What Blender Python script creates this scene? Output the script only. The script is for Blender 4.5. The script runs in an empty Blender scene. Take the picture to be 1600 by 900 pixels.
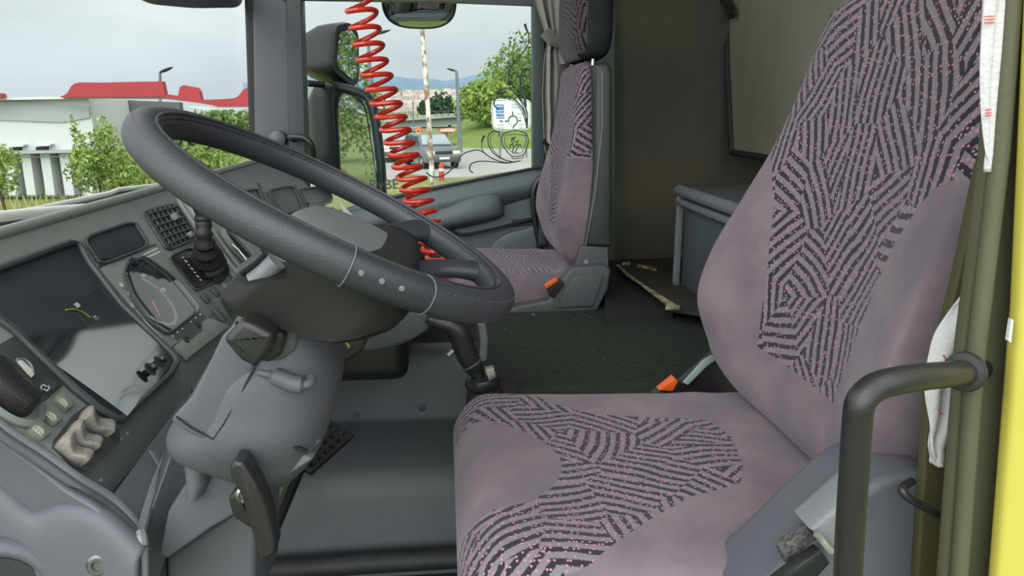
import bpy, bmesh, math, random
from mathutils import Vector, Matrix, noise
C = bpy.context.scene.collection
sc = bpy.context.scene
R_ = math.radians
random.seed(7)

# ---------------------------------------------------------------- camera
ZC = 0.95                      # eye height above the cab floor (the cab floor is z = 0)
FPX, YAW, PIT = 1150.0, R_(5.2), R_(13.7)
cam_d = bpy.data.cameras.new('camera')
cam = bpy.data.objects.new('camera', cam_d)
C.objects.link(cam)
cam.location = (0, 0, ZC)
cam.rotation_euler = (math.pi/2 - PIT, 0, -YAW)
cam_d.sensor_width = 36
cam_d.lens = FPX*36/1600
cam_d.clip_start = 0.01
cam_d.clip_end = 20000
sc.camera = cam

# ---------------------------------------------------------------- world, sun, exposure
sc.view_settings.view_transform = 'Standard'
sc.view_settings.look = 'None'
sc.view_settings.gamma = 1
sc.view_settings.use_curve_mapping = False
sc.view_settings.exposure = 0.0
sc.cycles.caustics_reflective = False
sc.cycles.caustics_refractive = False

def srgb(r, g, b):
    f = lambda c: (c/255/12.92 if c <= 10 else ((c/255+.055)/1.055)**2.4)
    return (f(r), f(g), f(b), 1)

W = bpy.data.worlds.new('overcast_sky')
sc.world = W
W.use_nodes = True
nt = W.node_tree
nt.nodes.clear()
def N(t, typ, **kw):
    n = t.nodes.new(typ)
    for k, v in kw.items():
        if hasattr(n, k):
            setattr(n, k, v)
        else:
            n.inputs[k].default_value = v
    return n
out = N(nt, 'ShaderNodeOutputWorld')
bg = N(nt, 'ShaderNodeBackground')
bg.inputs['Strength'].default_value = 1.32
tc = N(nt, 'ShaderNodeTexCoord')
sep = N(nt, 'ShaderNodeSeparateXYZ')
nt.links.new(tc.outputs['Generated'], sep.inputs[0])
ramp = N(nt, 'ShaderNodeValToRGB')
e = ramp.color_ramp.elements
e[0].position = 0.0; e[0].color = srgb(190, 199, 205)
e[1].position = 0.5; e[1].color = srgb(214, 218, 215)
q = ramp.color_ramp.elements.new(0.12); q.color = srgb(202, 209, 211)
q = ramp.color_ramp.elements.new(0.05); q.color = srgb(194, 203, 208)
nt.links.new(sep.outputs['Z'], ramp.inputs[0])
nz = N(nt, 'ShaderNodeTexNoise'); nz.inputs['Scale'].default_value = 2.2; nz.inputs['Detail'].default_value = 5
mp = N(nt, 'ShaderNodeMapping'); mp.inputs['Scale'].default_value = (1, 1, 3.5)
nt.links.new(tc.outputs['Generated'], mp.inputs[0]); nt.links.new(mp.outputs[0], nz.inputs[0])
cr = N(nt, 'ShaderNodeValToRGB')
cr.color_ramp.elements[0].position = .35; cr.color_ramp.elements[0].color = (.86, .88, .90, 1)
cr.color_ramp.elements[1].position = .65; cr.color_ramp.elements[1].color = (1.1, 1.1, 1.09, 1)
nt.links.new(nz.outputs[0], cr.inputs[0])
mx = N(nt, 'ShaderNodeMixRGB'); mx.blend_type = 'MULTIPLY'; mx.inputs[0].default_value = 1
nt.links.new(ramp.outputs[0], mx.inputs[1]); nt.links.new(cr.outputs[0], mx.inputs[2])
# sky made brighter on the driver's side, an added fill to light the cab
dt = N(nt, 'ShaderNodeVectorMath'); dt.operation = 'DOT_PRODUCT'
nt.links.new(tc.outputs['Generated'], dt.inputs[0]); dt.inputs[1].default_value = (-0.25, -0.8, 0.55)
mr = N(nt, 'ShaderNodeMapRange'); mr.inputs[1].default_value = -0.1; mr.inputs[2].default_value = 1.0
mr.inputs[3].default_value = 1.0; mr.inputs[4].default_value = 3.4
nt.links.new(dt.outputs['Value'], mr.inputs[0])
mu = N(nt, 'ShaderNodeVectorMath'); mu.operation = 'SCALE'
nt.links.new(mx.outputs[0], mu.inputs[0]); nt.links.new(mr.outputs[0], mu.inputs['Scale'])
nt.links.new(mu.outputs[0], bg.inputs[0]); nt.links.new(bg.outputs[0], out.inputs[0])

sd = bpy.data.lights.new('sun', 'SUN')
sd.energy = 1.3; sd.angle = R_(70); sd.color = (1, .98, .95)
sun = bpy.data.objects.new('sun', sd); C.objects.link(sun)
sun.rotation_euler = Vector((0.3, 0.8, -0.62)).to_track_quat('-Z', 'Y').to_euler()

# ---------------------------------------------------------------- geometry helpers
def ray(px, py):
    x = (px-800)/FPX; y = (py-450)/FPX
    f = math.cos(PIT)-math.sin(PIT)*y; d = math.sin(PIT)+math.cos(PIT)*y
    return Vector((x*math.cos(YAW)+f*math.sin(YAW), f*math.cos(YAW)-x*math.sin(YAW), -d))
def P(px, py, X=None, Y=None, Z=None, pl=None):
    r = ray(px, py)
    if X is not None: t = X/r.x
    elif Y is not None: t = Y/r.y
    elif Z is not None: t = (Z-ZC)/r.z
    else: t = (pl[1]-pl[0].z*ZC)/pl[0].dot(r)
    return r*t + Vector((0, 0, ZC))

def tag(o, label=None, cat=None, group=None, kind=None):
    if label: o['label'] = label
    if cat: o['category'] = cat
    if group: o['group'] = group
    if kind: o['kind'] = kind
    return o
def empty(name, loc, label=None, cat=None, group=None, kind=None):
    o = bpy.data.objects.new(name, None); C.objects.link(o); o.location = loc
    o.empty_display_size = .05
    return tag(o, label, cat, group, kind)
def copy_tree(o, parent=None):
    c = o.copy(); C.objects.link(c)
    if parent: c.parent = parent
    for ch in list(o.children): copy_tree(ch, c)
    return c

class MB:
    """collects shapes given in world coordinates; build() links them as ONE mesh object"""
    def __init__(s):
        s.bm = bmesh.new(); s.uv = None
    def box(s, c, size, rot=None, bev=0, seg=2):
        m = Matrix.Translation(Vector(c)) @ (rot.to_4x4() if rot else Matrix()) @ Matrix.Diagonal((*size, 1))
        r = bmesh.ops.create_cube(s.bm, size=1, matrix=m)
        if bev:
            es = list({e for v in r['verts'] for e in v.link_edges})
            bmesh.ops.bevel(s.bm, geom=es, offset=bev, segments=seg, profile=.6, affect='EDGES')
        return s
    def prism(s, pts, ext, bev=0, seg=3):
        """polygon pts (world), extruded by the vector ext; bev rounds the rims of both ends by insetting the outline"""
        pts = [Vector(p) for p in pts]; ext = Vector(ext)
        cl = [p for i, p in enumerate(pts) if (p-pts[i-1]).length > 1e-6]; pts = cl; n = len(pts)
        nrm = Vector()
        for i in range(n): nrm += pts[i].cross(pts[(i+1) % n])
        nrm.normalize(); L = ext.length
        bev = min(bev, L*.49)
        def inset(d):
            if d <= 0: return pts
            o = []
            for i in range(n):
                e1 = (pts[i]-pts[i-1]).normalized(); e2 = (pts[(i+1) % n]-pts[i]).normalized()
                n1 = nrm.cross(e1); n2 = nrm.cross(e2); m = (n1+n2)/max(.35, 1+n1.dot(n2))
                o.append(pts[i]+m*d)
            return o
        if not bev: lay = [(0, 0), (0, 1)]
        else:
            q = [(bev*(1-math.sin(math.pi/2*k/seg)), bev*(1-math.cos(math.pi/2*k/seg))/L) for k in range(seg+1)]
            lay = q+[(a, 1-b) for a, b in q[::-1]]
        rings = [[s.bm.verts.new(p+ext*h) for p in inset(d)] for d, h in lay]
        fs = [s.bm.faces.new(rings[0]), s.bm.faces.new(rings[-1][::-1])]
        for a, b in zip(rings, rings[1:]):
            for i in range(n): fs.append(s.bm.faces.new((a[i], b[i], b[(i+1) % n], a[(i+1) % n])))
        for f in fs[:2]: f.normal_update()
        bmesh.ops.triangulate(s.bm, faces=fs[:2], ngon_method='EAR_CLIP')
        return s
    def tube(s, pts, rad, n=10, closed=False, flat=1.0, up=None):
        pts = [Vector(p) for p in pts]; m = len(pts)
        rd = rad if isinstance(rad, (list, tuple)) else [rad]*m
        T = []
        for i in range(m):
            if closed: t = pts[(i+1) % m]-pts[i-1]
            else: t = pts[min(i+1, m-1)]-pts[max(i-1, 0)]
            T.append(t.normalized() if t.length > 1e-9 else Vector((0, 0, 1)))
        nrm = Vector(up) if up is not None else (Vector((0, 0, 1)) if abs(T[0].z) < .9 else Vector((1, 0, 0)))
        rings = []
        for i in range(m):
            nn = nrm - T[i]*nrm.dot(T[i])
            if nn.length < 1e-6: nn = T[i].orthogonal()
            nn.normalize()
            if up is None: nrm = nn
            bb = T[i].cross(nn)
            rings.append([s.bm.verts.new(pts[i]+(nn*math.cos(2*math.pi*k/n)*flat+bb*math.sin(2*math.pi*k/n))*rd[i]) for k in range(n)])
        for i in range(m if closed else m-1):
            a, b = rings[i], rings[(i+1) % m]
            for k in range(n): s.bm.faces.new((a[k], a[(k+1) % n], b[(k+1) % n], b[k]))
        if not closed:
            s.bm.faces.new(rings[0][::-1]); s.bm.faces.new(rings[-1])
        return s
    def loft(s, rings, caps=True):
        vs = [[s.bm.verts.new(p) for p in r] for r in rings]; n = len(vs[0])
        for a, b in zip(vs, vs[1:]):
            for k in range(n): s.bm.faces.new((a[k], a[(k+1) % n], b[(k+1) % n], b[k]))
        if caps: s.bm.faces.new(vs[0][::-1]); s.bm.faces.new(vs[-1])
        return s
    def lathe(s, prof, origin, axis, n=24, caps=True):
        """prof: (radius, height) pairs along axis"""
        axis = Vector(axis).normalized(); u = axis.orthogonal().normalized(); v = axis.cross(u)
        o = Vector(origin)
        return s.loft([[o+axis*h+(u*math.cos(2*math.pi*k/n)+v*math.sin(2*math.pi*k/n))*max(r, 1e-4) for k in range(n)] for r, h in prof], caps)
    def grid(s, G, close_u=False):
        vs = [[s.bm.verts.new(p) for p in row] for row in G]
        for a, b in zip(vs, vs[1:]):
            for k in range(len(a)-1): s.bm.faces.new((a[k], a[k+1], b[k+1], b[k]))
        return s
    def quad(s, a, b, c, d):
        s.bm.faces.new([s.bm.verts.new(p) for p in (a, b, c, d)]); return s
    def build(s, name, m, parent=None, smooth=True, angle=40, recalc=True):
        if recalc: bmesh.ops.recalc_face_normals(s.bm, faces=s.bm.faces)
        # keep the object's origin at its own middle/base
        if s.bm.verts:
            xs = [v.co for v in s.bm.verts]
            o = Vector(((min(v.x for v in xs)+max(v.x for v in xs))/2, (min(v.y for v in xs)+max(v.y for v in xs))/2, min(v.z for v in xs)))
        else: o = Vector()
        for v in s.bm.verts: v.co -= o
        me = bpy.data.meshes.new(name); s.bm.to_mesh(me); s.bm.free()
        if smooth:
            me.polygons.foreach_set('use_smooth', [True]*len(me.polygons))
            try: me.set_sharp_from_angle(angle=R_(angle))
            except Exception: pass
        if m: me.materials.append(m)
        ob = bpy.data.objects.new(name, me); C.objects.link(ob)
        ob.location = o
        if parent is not None:
            ob.parent = parent
            base = Vector((0, 0, 0)); p = parent
            while p is not None: base += p.location; p = p.parent
            ob.location = o-base
        return ob

def solidify(o, t, off=-1, bev=0):
    md = o.modifiers.new('thickness', 'SOLIDIFY'); md.thickness = t; md.offset = off
    if bev:
        b = o.modifiers.new('bevel', 'BEVEL'); b.width = bev; b.segments = 2; b.limit_method = 'ANGLE'
    return o
def subsurf(o, n=2):
    md = o.modifiers.new('subdivision', 'SUBSURF'); md.levels = n; md.render_levels = n; return o

def cr_spline(pts, n):
    """Catmull-Rom through pts, n samples per span"""
    pts = [Vector(p) for p in pts]; o = []
    for i in range(len(pts)-1):
        p0 = pts[i-1] if i else pts[0]*2-pts[1]
        p1, p2 = pts[i], pts[i+1]
        p3 = pts[i+2] if i+2 < len(pts) else pts[-1]*2-pts[-2]
        for k in range(n):
            t = k/n
            o.append(.5*((2*p1)+(p2-p0)*t+(2*p0-5*p1+4*p2-p3)*t*t+(3*p1-p0-3*p2+p3)*t**3))
    o.append(pts[-1]); return o
def surf(rows, nu=6, nv=6):
    a = [cr_spline(r, nu) for r in rows]
    cols = [cr_spline([r[k] for r in a], nv) for k in range(len(a[0]))]
    return [[c[j] for c in cols] for j in range(len(cols[0]))]
def sring(c, u, v, ru, rv, ex=2.5, n=32):
    o = []
    for k in range(n):
        t = 2*math.pi*k/n; cs, sn = math.cos(t), math.sin(t)
        o.append(Vector(c)+Vector(u)*ru*math.copysign(abs(cs)**(2/ex), cs)+Vector(v)*rv*math.copysign(abs(sn)**(2/ex), sn))
    return o
def lerp(a, b, t): return a+(b-a)*t
def interp(tab, x):
    if x <= tab[0][0]: return tab[0][1]
    for (a, va), (b, vb) in zip(tab, tab[1:]):
        if x <= b:
            t = (x-a)/(b-a); return va+(vb-va)*t
    return tab[-1][1]
def sinterp(tab, x):
    if x <= tab[0][0]: return tab[0][1]
    if x >= tab[-1][0]: return tab[-1][1]
    for i in range(len(tab)-1):
        if x <= tab[i+1][0]:
            t = (x-tab[i][0])/(tab[i+1][0]-tab[i][0])
            p1, p2 = tab[i][1], tab[i+1][1]
            p0 = tab[i-1][1] if i else p1; p3 = tab[i+2][1] if i+2 < len(tab) else p2
            return .5*((2*p1)+(p2-p0)*t+(2*p0-5*p1+4*p2-p3)*t*t+(3*p1-p0-3*p2+p3)*t**3)

# ---------------------------------------------------------------- materials
def mat(name, col, rough=.5, metal=0, col2=None, nscale=30, ncon=.5, bump=0, bscale=200, spec=.5, coat=0, detail=4, sheen=0, coords='Object'):
    m = bpy.data.materials.new(name); m.use_nodes = True
    t = m.node_tree; b = t.nodes['Principled BSDF']
    b.inputs['Base Color'].default_value = col
    b.inputs['Roughness'].default_value = rough; b.inputs['Metallic'].default_value = metal
    b.inputs['Specular IOR Level'].default_value = spec
    b.inputs['Coat Weight'].default_value = coat
    if sheen:
        b.inputs['Sheen Weight'].default_value = sheen; b.inputs['Sheen Roughness'].default_value = .5
        b.inputs['Sheen Tint'].default_value = (.9, .8, .95, 1)
    tc = t.nodes.new('ShaderNodeTexCoord')
    if col2:
        n = t.nodes.new('ShaderNodeTexNoise'); n.inputs['Scale'].default_value = nscale; n.inputs['Detail'].default_value = detail
        t.links.new(tc.outputs[coords], n.inputs[0])
        r = t.nodes.new('ShaderNodeValToRGB')
        r.color_ramp.elements[0].position = .5-ncon/2; r.color_ramp.elements[0].color = col
        r.color_ramp.elements[1].position = .5+ncon/2; r.color_ramp.elements[1].color = col2
        t.links.new(n.outputs[0], r.inputs[0]); t.links.new(r.outputs[0], b.inputs['Base Color'])
    if bump:
        n = t.nodes.new('ShaderNodeTexNoise'); n.inputs['Scale'].default_value = bscale; n.inputs['Detail'].default_value = 3
        t.links.new(tc.outputs[coords], n.inputs[0])
        k = t.nodes.new('ShaderNodeBump'); k.inputs['Strength'].default_value = bump; k.inputs['Distance'].default_value = .002
        t.links.new(n.outputs[0], k.inputs['Height']); t.links.new(k.outputs[0], b.inputs['Normal'])
    return m
def lin(r, g, b, k=1.0):
    c = srgb(r, g, b); return (c[0]*k, c[1]*k, c[2]*k, 1)

M = {}
M['plastic'] = mat('grey_plastic', srgb(84, 85, 93), .48, col2=srgb(91, 92, 99), nscale=8, bump=.25, bscale=600, spec=.4)
M['plastic_dark'] = mat('dark_grey_plastic', srgb(74, 77, 80), .5, col2=srgb(82, 85, 88), nscale=10, bump=.25, bscale=600, spec=.4)
M['plastic_worn'] = mat('worn_edge_plastic', srgb(122, 124, 128), .4, col2=srgb(104, 106, 112), nscale=14, bump=.2, bscale=500)
M['panel'] = mat('green_grey_panel_plastic', srgb(126, 132, 128), .45, col2=srgb(134, 139, 134), nscale=9, bump=.2, bscale=700, spec=.4)
M['panel_dark'] = mat('shadow_grey_panel_plastic', srgb(66, 71, 72), .45, col2=srgb(74, 78, 78), nscale=9, bump=.2, bscale=700, spec=.4)  # one even darker grey for bezels, frames and slats
M['black'] = mat('black_plastic', srgb(33, 33, 34), .36, col2=srgb(40, 40, 41), nscale=20, bump=.15, bscale=500)
M['black_soft'] = mat('black_rubber', srgb(30, 31, 32), .6, col2=srgb(40, 41, 41), nscale=30, bump=.3, bscale=300)
M['leather'] = mat('black_leather', srgb(52, 53, 58), .42, col2=srgb(60, 61, 66), nscale=12, bump=.22, bscale=520, spec=.45)
M['leather_smooth'] = mat('smooth_black_leather', srgb(46, 48, 54), .4, col2=srgb(56, 57, 64), nscale=10, bump=.15, bscale=420, spec=.45)
M['thread'] = mat('pale_thread', srgb(96, 96, 100), .7)
M['velour'] = mat('mauve_velour', srgb(125, 110, 121), .9, col2=srgb(112, 98, 112), nscale=9, ncon=.35, bump=.35, bscale=900, spec=.15, sheen=.25)
M['velour_dark'] = mat('dark_headrest_velour', srgb(48, 52, 54), .9, col2=srgb(40, 44, 46), nscale=9, bump=.35, bscale=900, spec=.15)
M['carpet'] = mat('black_carpet', srgb(46, 50, 47), .95, col2=srgb(60, 63, 57), nscale=60, bump=.8, bscale=500, spec=.1)
M['wall_fabric'] = mat('grey_brown_wall_felt', srgb(98, 92, 80), .95, col2=srgb(76, 77, 73), nscale=2.2, ncon=.3, bump=.4, bscale=400, spec=.1)
M['bunk_fabric'] = mat('grey_bunk_panel', srgb(158, 154, 138), .95, col2=srgb(146, 142, 128), nscale=5, bump=.4, bscale=400, spec=.1)
M['curtain'] = mat('grey_curtain_cloth', srgb(170, 168, 162), .9, col2=srgb(158, 156, 150), nscale=20, bump=.3, bscale=600, spec=.1)
M['chrome'] = mat('chrome', (.75, .75, .75, 1), .15, 1)
M['black_matte'] = mat('matte_black_plastic', srgb(30, 30, 29), .62, col2=srgb(35, 35, 34), nscale=20, bump=.15, bscale=500, spec=.3)
M['dark_steel'] = mat('dark_steel', (.2, .2, .2, 1), .4, 1, col2=(.28, .28, .27, 1), nscale=60)
M['steel'] = mat('dull_steel', (.45, .45, .44, 1), .35, 1, col2=(.6, .6, .6, 1), nscale=60)
M['red_hose'] = mat('red_polyurethane_hose', srgb(196, 52, 28), .28, col2=srgb(176, 34, 26), nscale=6, coat=.4)
M['orange'] = mat('orange_plastic', srgb(235, 105, 35), .4, col2=srgb(225, 95, 30), nscale=20)
M['yellow'] = mat('yellow_paint', srgb(194, 184, 82), .45, col2=srgb(186, 175, 76), nscale=3, coat=.5)
M['seal'] = mat('olive_rubber_seal', srgb(88, 88, 66), .6, col2=srgb(76, 76, 58), nscale=5, bump=.2, bscale=200)
M['white_cloth'] = mat('white_cloth', srgb(205, 203, 204), .9, col2=srgb(190, 188, 192), nscale=15, bump=.5, bscale=300, spec=.1)
M['pale_edge'] = mat('pale_dusty_plastic', srgb(226, 226, 222), .6, col2=srgb(214, 214, 210), nscale=20)  # one even near-white for the scuttle and demister edges
M['wood'] = mat('raw_wood', srgb(176, 166, 136), .8, col2=srgb(104, 92, 70), nscale=30, ncon=.2)
M['grime'] = mat('brown_dark_board', srgb(40, 38, 34), .85, col2=srgb(56, 52, 44), nscale=14, ncon=.3, bump=.5, bscale=200)
M['cream'] = mat('worn_cream_rubber', srgb(158, 152, 144), .6, col2=srgb(96, 92, 90), nscale=45, ncon=.25, bump=.3, bscale=200)
M['key_icon'] = mat('pale_print', srgb(205, 206, 196), .6)
M['button'] = mat('grey_button', srgb(132, 135, 122), .5, col2=srgb(118, 121, 112), nscale=60, bump=.2, bscale=300)
M['button_dark'] = mat('dark_button', srgb(74, 78, 78), .5, col2=srgb(68, 71, 72), nscale=60, bump=.2, bscale=300)
M['mirror'] = mat('mirror_glass', (.82, .86, .86, 1), .02, 1)
M['yellow_print'] = mat('yellow_green_print', srgb(170, 180, 60), .6)
M['red_print'] = mat('red_print', srgb(205, 70, 60), .6)
M['gauge'] = mat('gauge_black', srgb(40, 47, 54), .6, col2=srgb(50, 57, 64), nscale=6)
M['red_lens'] = mat('dull_red_lens', srgb(110, 45, 48), .4)

M['door_plastic'] = mat('door_grey_plastic', srgb(98, 106, 110), .5, col2=srgb(106, 113, 116), nscale=8, bump=.2, bscale=600, spec=.4)
def glass_mat(name, tint, refl=.1, rough=.0, trans=1.0):
    m = bpy.data.materials.new(name); m.use_nodes = True; t = m.node_tree; t.nodes.clear()
    o = t.nodes.new('ShaderNodeOutputMaterial'); tr = t.nodes.new('ShaderNodeBsdfTransparent'); gl = t.nodes.new('ShaderNodeBsdfGlossy')
    tr.inputs[0].default_value = tint; gl.inputs['Roughness'].default_value = rough
    fr = t.nodes.new('ShaderNodeFresnel'); fr.inputs[0].default_value = 1.5
    ge = t.nodes.new('ShaderNodeNewGeometry'); io = t.nodes.new('ShaderNodeMath'); io.operation = 'MULTIPLY_ADD'; io.inputs[1].default_value = 1/1.5-1.5; io.inputs[2].default_value = 1.5
    t.links.new(ge.outputs['Backfacing'], io.inputs[0]); t.links.new(io.outputs[0], fr.inputs[0])   # same pane from either side
    mt = t.nodes.new('ShaderNodeMath'); mt.operation = 'MULTIPLY'; mt.inputs[1].default_value = refl
    mix = t.nodes.new('ShaderNodeMixShader')
    t.links.new(fr.outputs[0], mt.inputs[0]); t.links.new(mt.outputs[0], mix.inputs[0])
    t.links.new(tr.outputs[0], mix.inputs[1]); t.links.new(gl.outputs[0], mix.inputs[2]); t.links.new(mix.outputs[0], o.inputs[0])
    return m
M['glass'] = glass_mat('window_glass', (.96, .975, .965, 1), 0.0)
M['dial_glass'] = glass_mat('clear_dial_cover', (.85, .9, .9, 1), 1.6, .06)
M['black_ext'] = mat('black_housing', srgb(44, 47, 48), .4, col2=srgb(38, 41, 42), nscale=6)
M['gauge_glass'] = glass_mat('clear_gauge_cover', (.8, .85, .85, 1), 3.4, .06)

# the seat cloth: bundles of short dark strips, each bundle turned its own way, strewn with pink flecks; plain mauve velour outside the mask
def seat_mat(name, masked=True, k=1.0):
    m = bpy.data.materials.new(name); m.use_nodes = True; t = m.node_tree; L = t.links.new
    b = t.nodes['Principled BSDF']; b.inputs['Roughness'].default_value = .92; b.inputs['Specular IOR Level'].default_value = .15
    b.inputs['Sheen Weight'].default_value = .2; b.inputs['Sheen Tint'].default_value = (.9, .82, .95, 1)
    uv = t.nodes.new('ShaderNodeUVMap')
    wn = t.nodes.new('ShaderNodeTexNoise'); wn.inputs['Scale'].default_value = 10; wn.inputs['Detail'].default_value = 1
    L(uv.outputs[0], wn.inputs[0])
    w1 = t.nodes.new('ShaderNodeVectorMath'); w1.operation = 'MULTIPLY_ADD'
    w1.inputs[1].default_value = (.02, .02, 0); L(wn.outputs['Color'], w1.inputs[0]); L(uv.outputs[0], w1.inputs[2])
    vo = t.nodes.new('ShaderNodeTexVoronoi'); vo.voronoi_dimensions = '2D'; vo.inputs['Scale'].default_value = 13.5; vo.inputs['Randomness'].default_value = .9
    L(uv.outputs[0], vo.inputs['Vector'])
    sp = t.nodes.new('ShaderNodeSeparateColor'); L(vo.outputs['Color'], sp.inputs[0])
    an = t.nodes.new('ShaderNodeMath'); an.operation = 'MULTIPLY'; an.inputs[1].default_value = 6.283; L(sp.outputs[0], an.inputs[0])
    cs = t.nodes.new('ShaderNodeMath'); cs.operation = 'COSINE'; L(an.outputs[0], cs.inputs[0])
    sn = t.nodes.new('ShaderNodeMath'); sn.operation = 'SINE'; L(an.outputs[0], sn.inputs[0])
    cb = t.nodes.new('ShaderNodeCombineXYZ'); L(cs.outputs[0], cb.inputs[0]); L(sn.outputs[0], cb.inputs[1])
    dp = t.nodes.new('ShaderNodeVectorMath'); dp.operation = 'DOT_PRODUCT'; L(w1.outputs[0], dp.inputs[0]); L(cb.outputs[0], dp.inputs[1])
    fq = t.nodes.new('ShaderNodeMath'); fq.operation = 'MULTIPLY'; fq.inputs[1].default_value = 6.283/.0155; L(dp.outputs['Value'], fq.inputs[0])
    s2 = t.nodes.new('ShaderNodeMath'); s2.operation = 'SINE'; L(fq.outputs[0], s2.inputs[0])
    en = t.nodes.new('ShaderNodeTexNoise'); en.inputs['Scale'].default_value = 330; en.inputs['Detail'].default_value = 2; L(uv.outputs[0], en.inputs[0])
    ad = t.nodes.new('ShaderNodeMath'); ad.operation = 'MULTIPLY_ADD'; ad.inputs[1].default_value = 1.6; L(en.outputs[0], ad.inputs[0]); L(s2.outputs[0], ad.inputs[2])
    st = t.nodes.new('ShaderNodeMapRange'); st.inputs[1].default_value = .82; st.inputs[2].default_value = 1.05; L(ad.outputs[0], st.inputs[0])
    dv = t.nodes.new('ShaderNodeTexVoronoi'); dv.voronoi_dimensions = '2D'; dv.inputs['Scale'].default_value = 190; L(uv.outputs[0], dv.inputs['Vector'])
    dl = t.nodes.new('ShaderNodeMath'); dl.operation = 'LESS_THAN'; dl.inputs[1].default_value = .27; L(dv.outputs['Distance'], dl.inputs[0])
    ds = t.nodes.new('ShaderNodeSeparateColor'); L(dv.outputs['Color'], ds.inputs[0])
    dg = t.nodes.new('ShaderNodeMath'); dg.operation = 'GREATER_THAN'; dg.inputs[1].default_value = .62; L(ds.outputs[0], dg.inputs[0])
    dm = t.nodes.new('ShaderNodeMath'); dm.operation = 'MULTIPLY'; L(dl.outputs[0], dm.inputs[0]); L(dg.outputs[0], dm.inputs[1])
    def mixc(f, a, bb):
        x = t.nodes.new('ShaderNodeMixRGB'); L(f, x.inputs[0])
        for i, q in ((1, a), (2, bb)):
            if isinstance(q, tuple): x.inputs[i].default_value = q
            else: L(q, x.inputs[i])
        return x.outputs[0]
    gn = t.nodes.new('ShaderNodeTexNoise'); gn.inputs['Scale'].default_value = 400; L(uv.outputs[0], gn.inputs[0])
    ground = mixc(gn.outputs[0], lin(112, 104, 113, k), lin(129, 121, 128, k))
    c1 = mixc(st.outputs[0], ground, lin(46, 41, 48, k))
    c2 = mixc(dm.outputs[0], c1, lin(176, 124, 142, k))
    hb = t.nodes.new('ShaderNodeBump'); hb.inputs['Strength'].default_value = .35; hb.inputs['Distance'].default_value = .002
    if masked:
        at = t.nodes.new('ShaderNodeAttribute'); at.attribute_name = 'cloth'
        th = t.nodes.new('ShaderNodeMapRange'); th.inputs[1].default_value = -.0008; th.inputs[2].default_value = .0008
        L(at.outputs['Fac'], th.inputs[0])
        vn = t.nodes.new('ShaderNodeTexNoise'); vn.inputs['Scale'].default_value = 11; vn.inputs['Detail'].default_value = 5; L(uv.outputs[0], vn.inputs[0])
        vr = t.nodes.new('ShaderNodeMapRange'); vr.inputs[1].default_value = .35; vr.inputs[2].default_value = .65; L(vn.outputs[0], vr.inputs[0])
        plain = mixc(vr.outputs[0], lin(108, 97, 107, k), lin(128, 114, 119, k))
        L(mixc(th.outputs[0], plain, c2), b.inputs['Base Color'])
    else: L(c2, b.inputs['Base Color'])
    fn = t.nodes.new('ShaderNodeTexNoise'); fn.inputs['Scale'].default_value = 700; L(uv.outputs[0], fn.inputs[0])
    L(fn.outputs[0], hb.inputs['Height']); L(hb.outputs[0], b.inputs['Normal'])
    return m
M['seat'] = seat_mat('seat_cloth')
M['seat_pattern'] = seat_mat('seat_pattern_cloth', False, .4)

def set_attr(ob, uvs, cloth=None):
    me = ob.data
    uvl = me.uv_layers.new(name='UVMap')
    for l in me.loops: uvl.data[l.index].uv = uvs[l.vertex_index]
    if cloth is not None:
        a = me.attributes.new('cloth', 'FLOAT', 'POINT')
        a.data.foreach_set('value', cloth)
def sd_poly(p, poly):
    d = 1e9; inside = False; n = len(poly)
    for i in range(n):
        ax, ay = poly[i]; bx, by = poly[(i+1) % n]
        ex, ey = bx-ax, by-ay; wx, wy = p[0]-ax, p[1]-ay
        t = max(0, min(1, (wx*ex+wy*ey)/(ex*ex+ey*ey+1e-12)))
        d = min(d, (wx-ex*t)**2+(wy-ey*t)**2)
        if (ay > p[1]) != (by > p[1]) and p[0] < (bx-ax)*(p[1]-ay)/(by-ay)+ax: inside = not inside
    return math.sqrt(d)*(1 if inside else -1)

def text_mesh(body, size, origin, ex, ey, m, name, parent=None, thick=.0006, align='CENTER', recenter=True):
    """flat lettering; ex, ey: the directions of writing and of up"""
    cu = bpy.data.curves.new(name, 'FONT'); cu.body = body; cu.size = size; cu.extrude = thick/2; cu.align_x = align; cu.align_y = 'CENTER'
    cu.resolution_u = 3
    tmp = bpy.data.objects.new('tmp', cu); C.objects.link(tmp)
    bpy.context.view_layer.update()
    me = bpy.data.meshes.new_from_object(tmp.evaluated_get(bpy.context.evaluated_depsgraph_get()))
    bpy.data.objects.remove(tmp); bpy.data.curves.remove(cu)
    ex = Vector(ex).normalized(); ey = Vector(ey); ey = (ey-ex*ey.dot(ex)).normalized(); ez = ex.cross(ey)
    mt = Matrix((ex, ey, ez)).transposed()
    for v in me.vertices: v.co = mt @ v.co
    me.materials.clear(); me.materials.append(m); me.name = name
    ob = bpy.data.objects.new(name, me); C.objects.link(ob); ob.location = origin
    if parent is not None:
        ob.parent = parent; base = Vector(); p = parent
        while p is not None: base += p.location; p = p.parent
        ob.location = Vector(origin)-base
    return ob
# ================================================================ STRUCTURE
def struct(o): return tag(o, kind='structure')
TZ = .385                      # top of the engine tunnel
m_ = MB(); m_.box((.15, 1.64, -.03), (1.95, 2.26, .06)); struct(m_.build('floor', M['carpet']))
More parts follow.
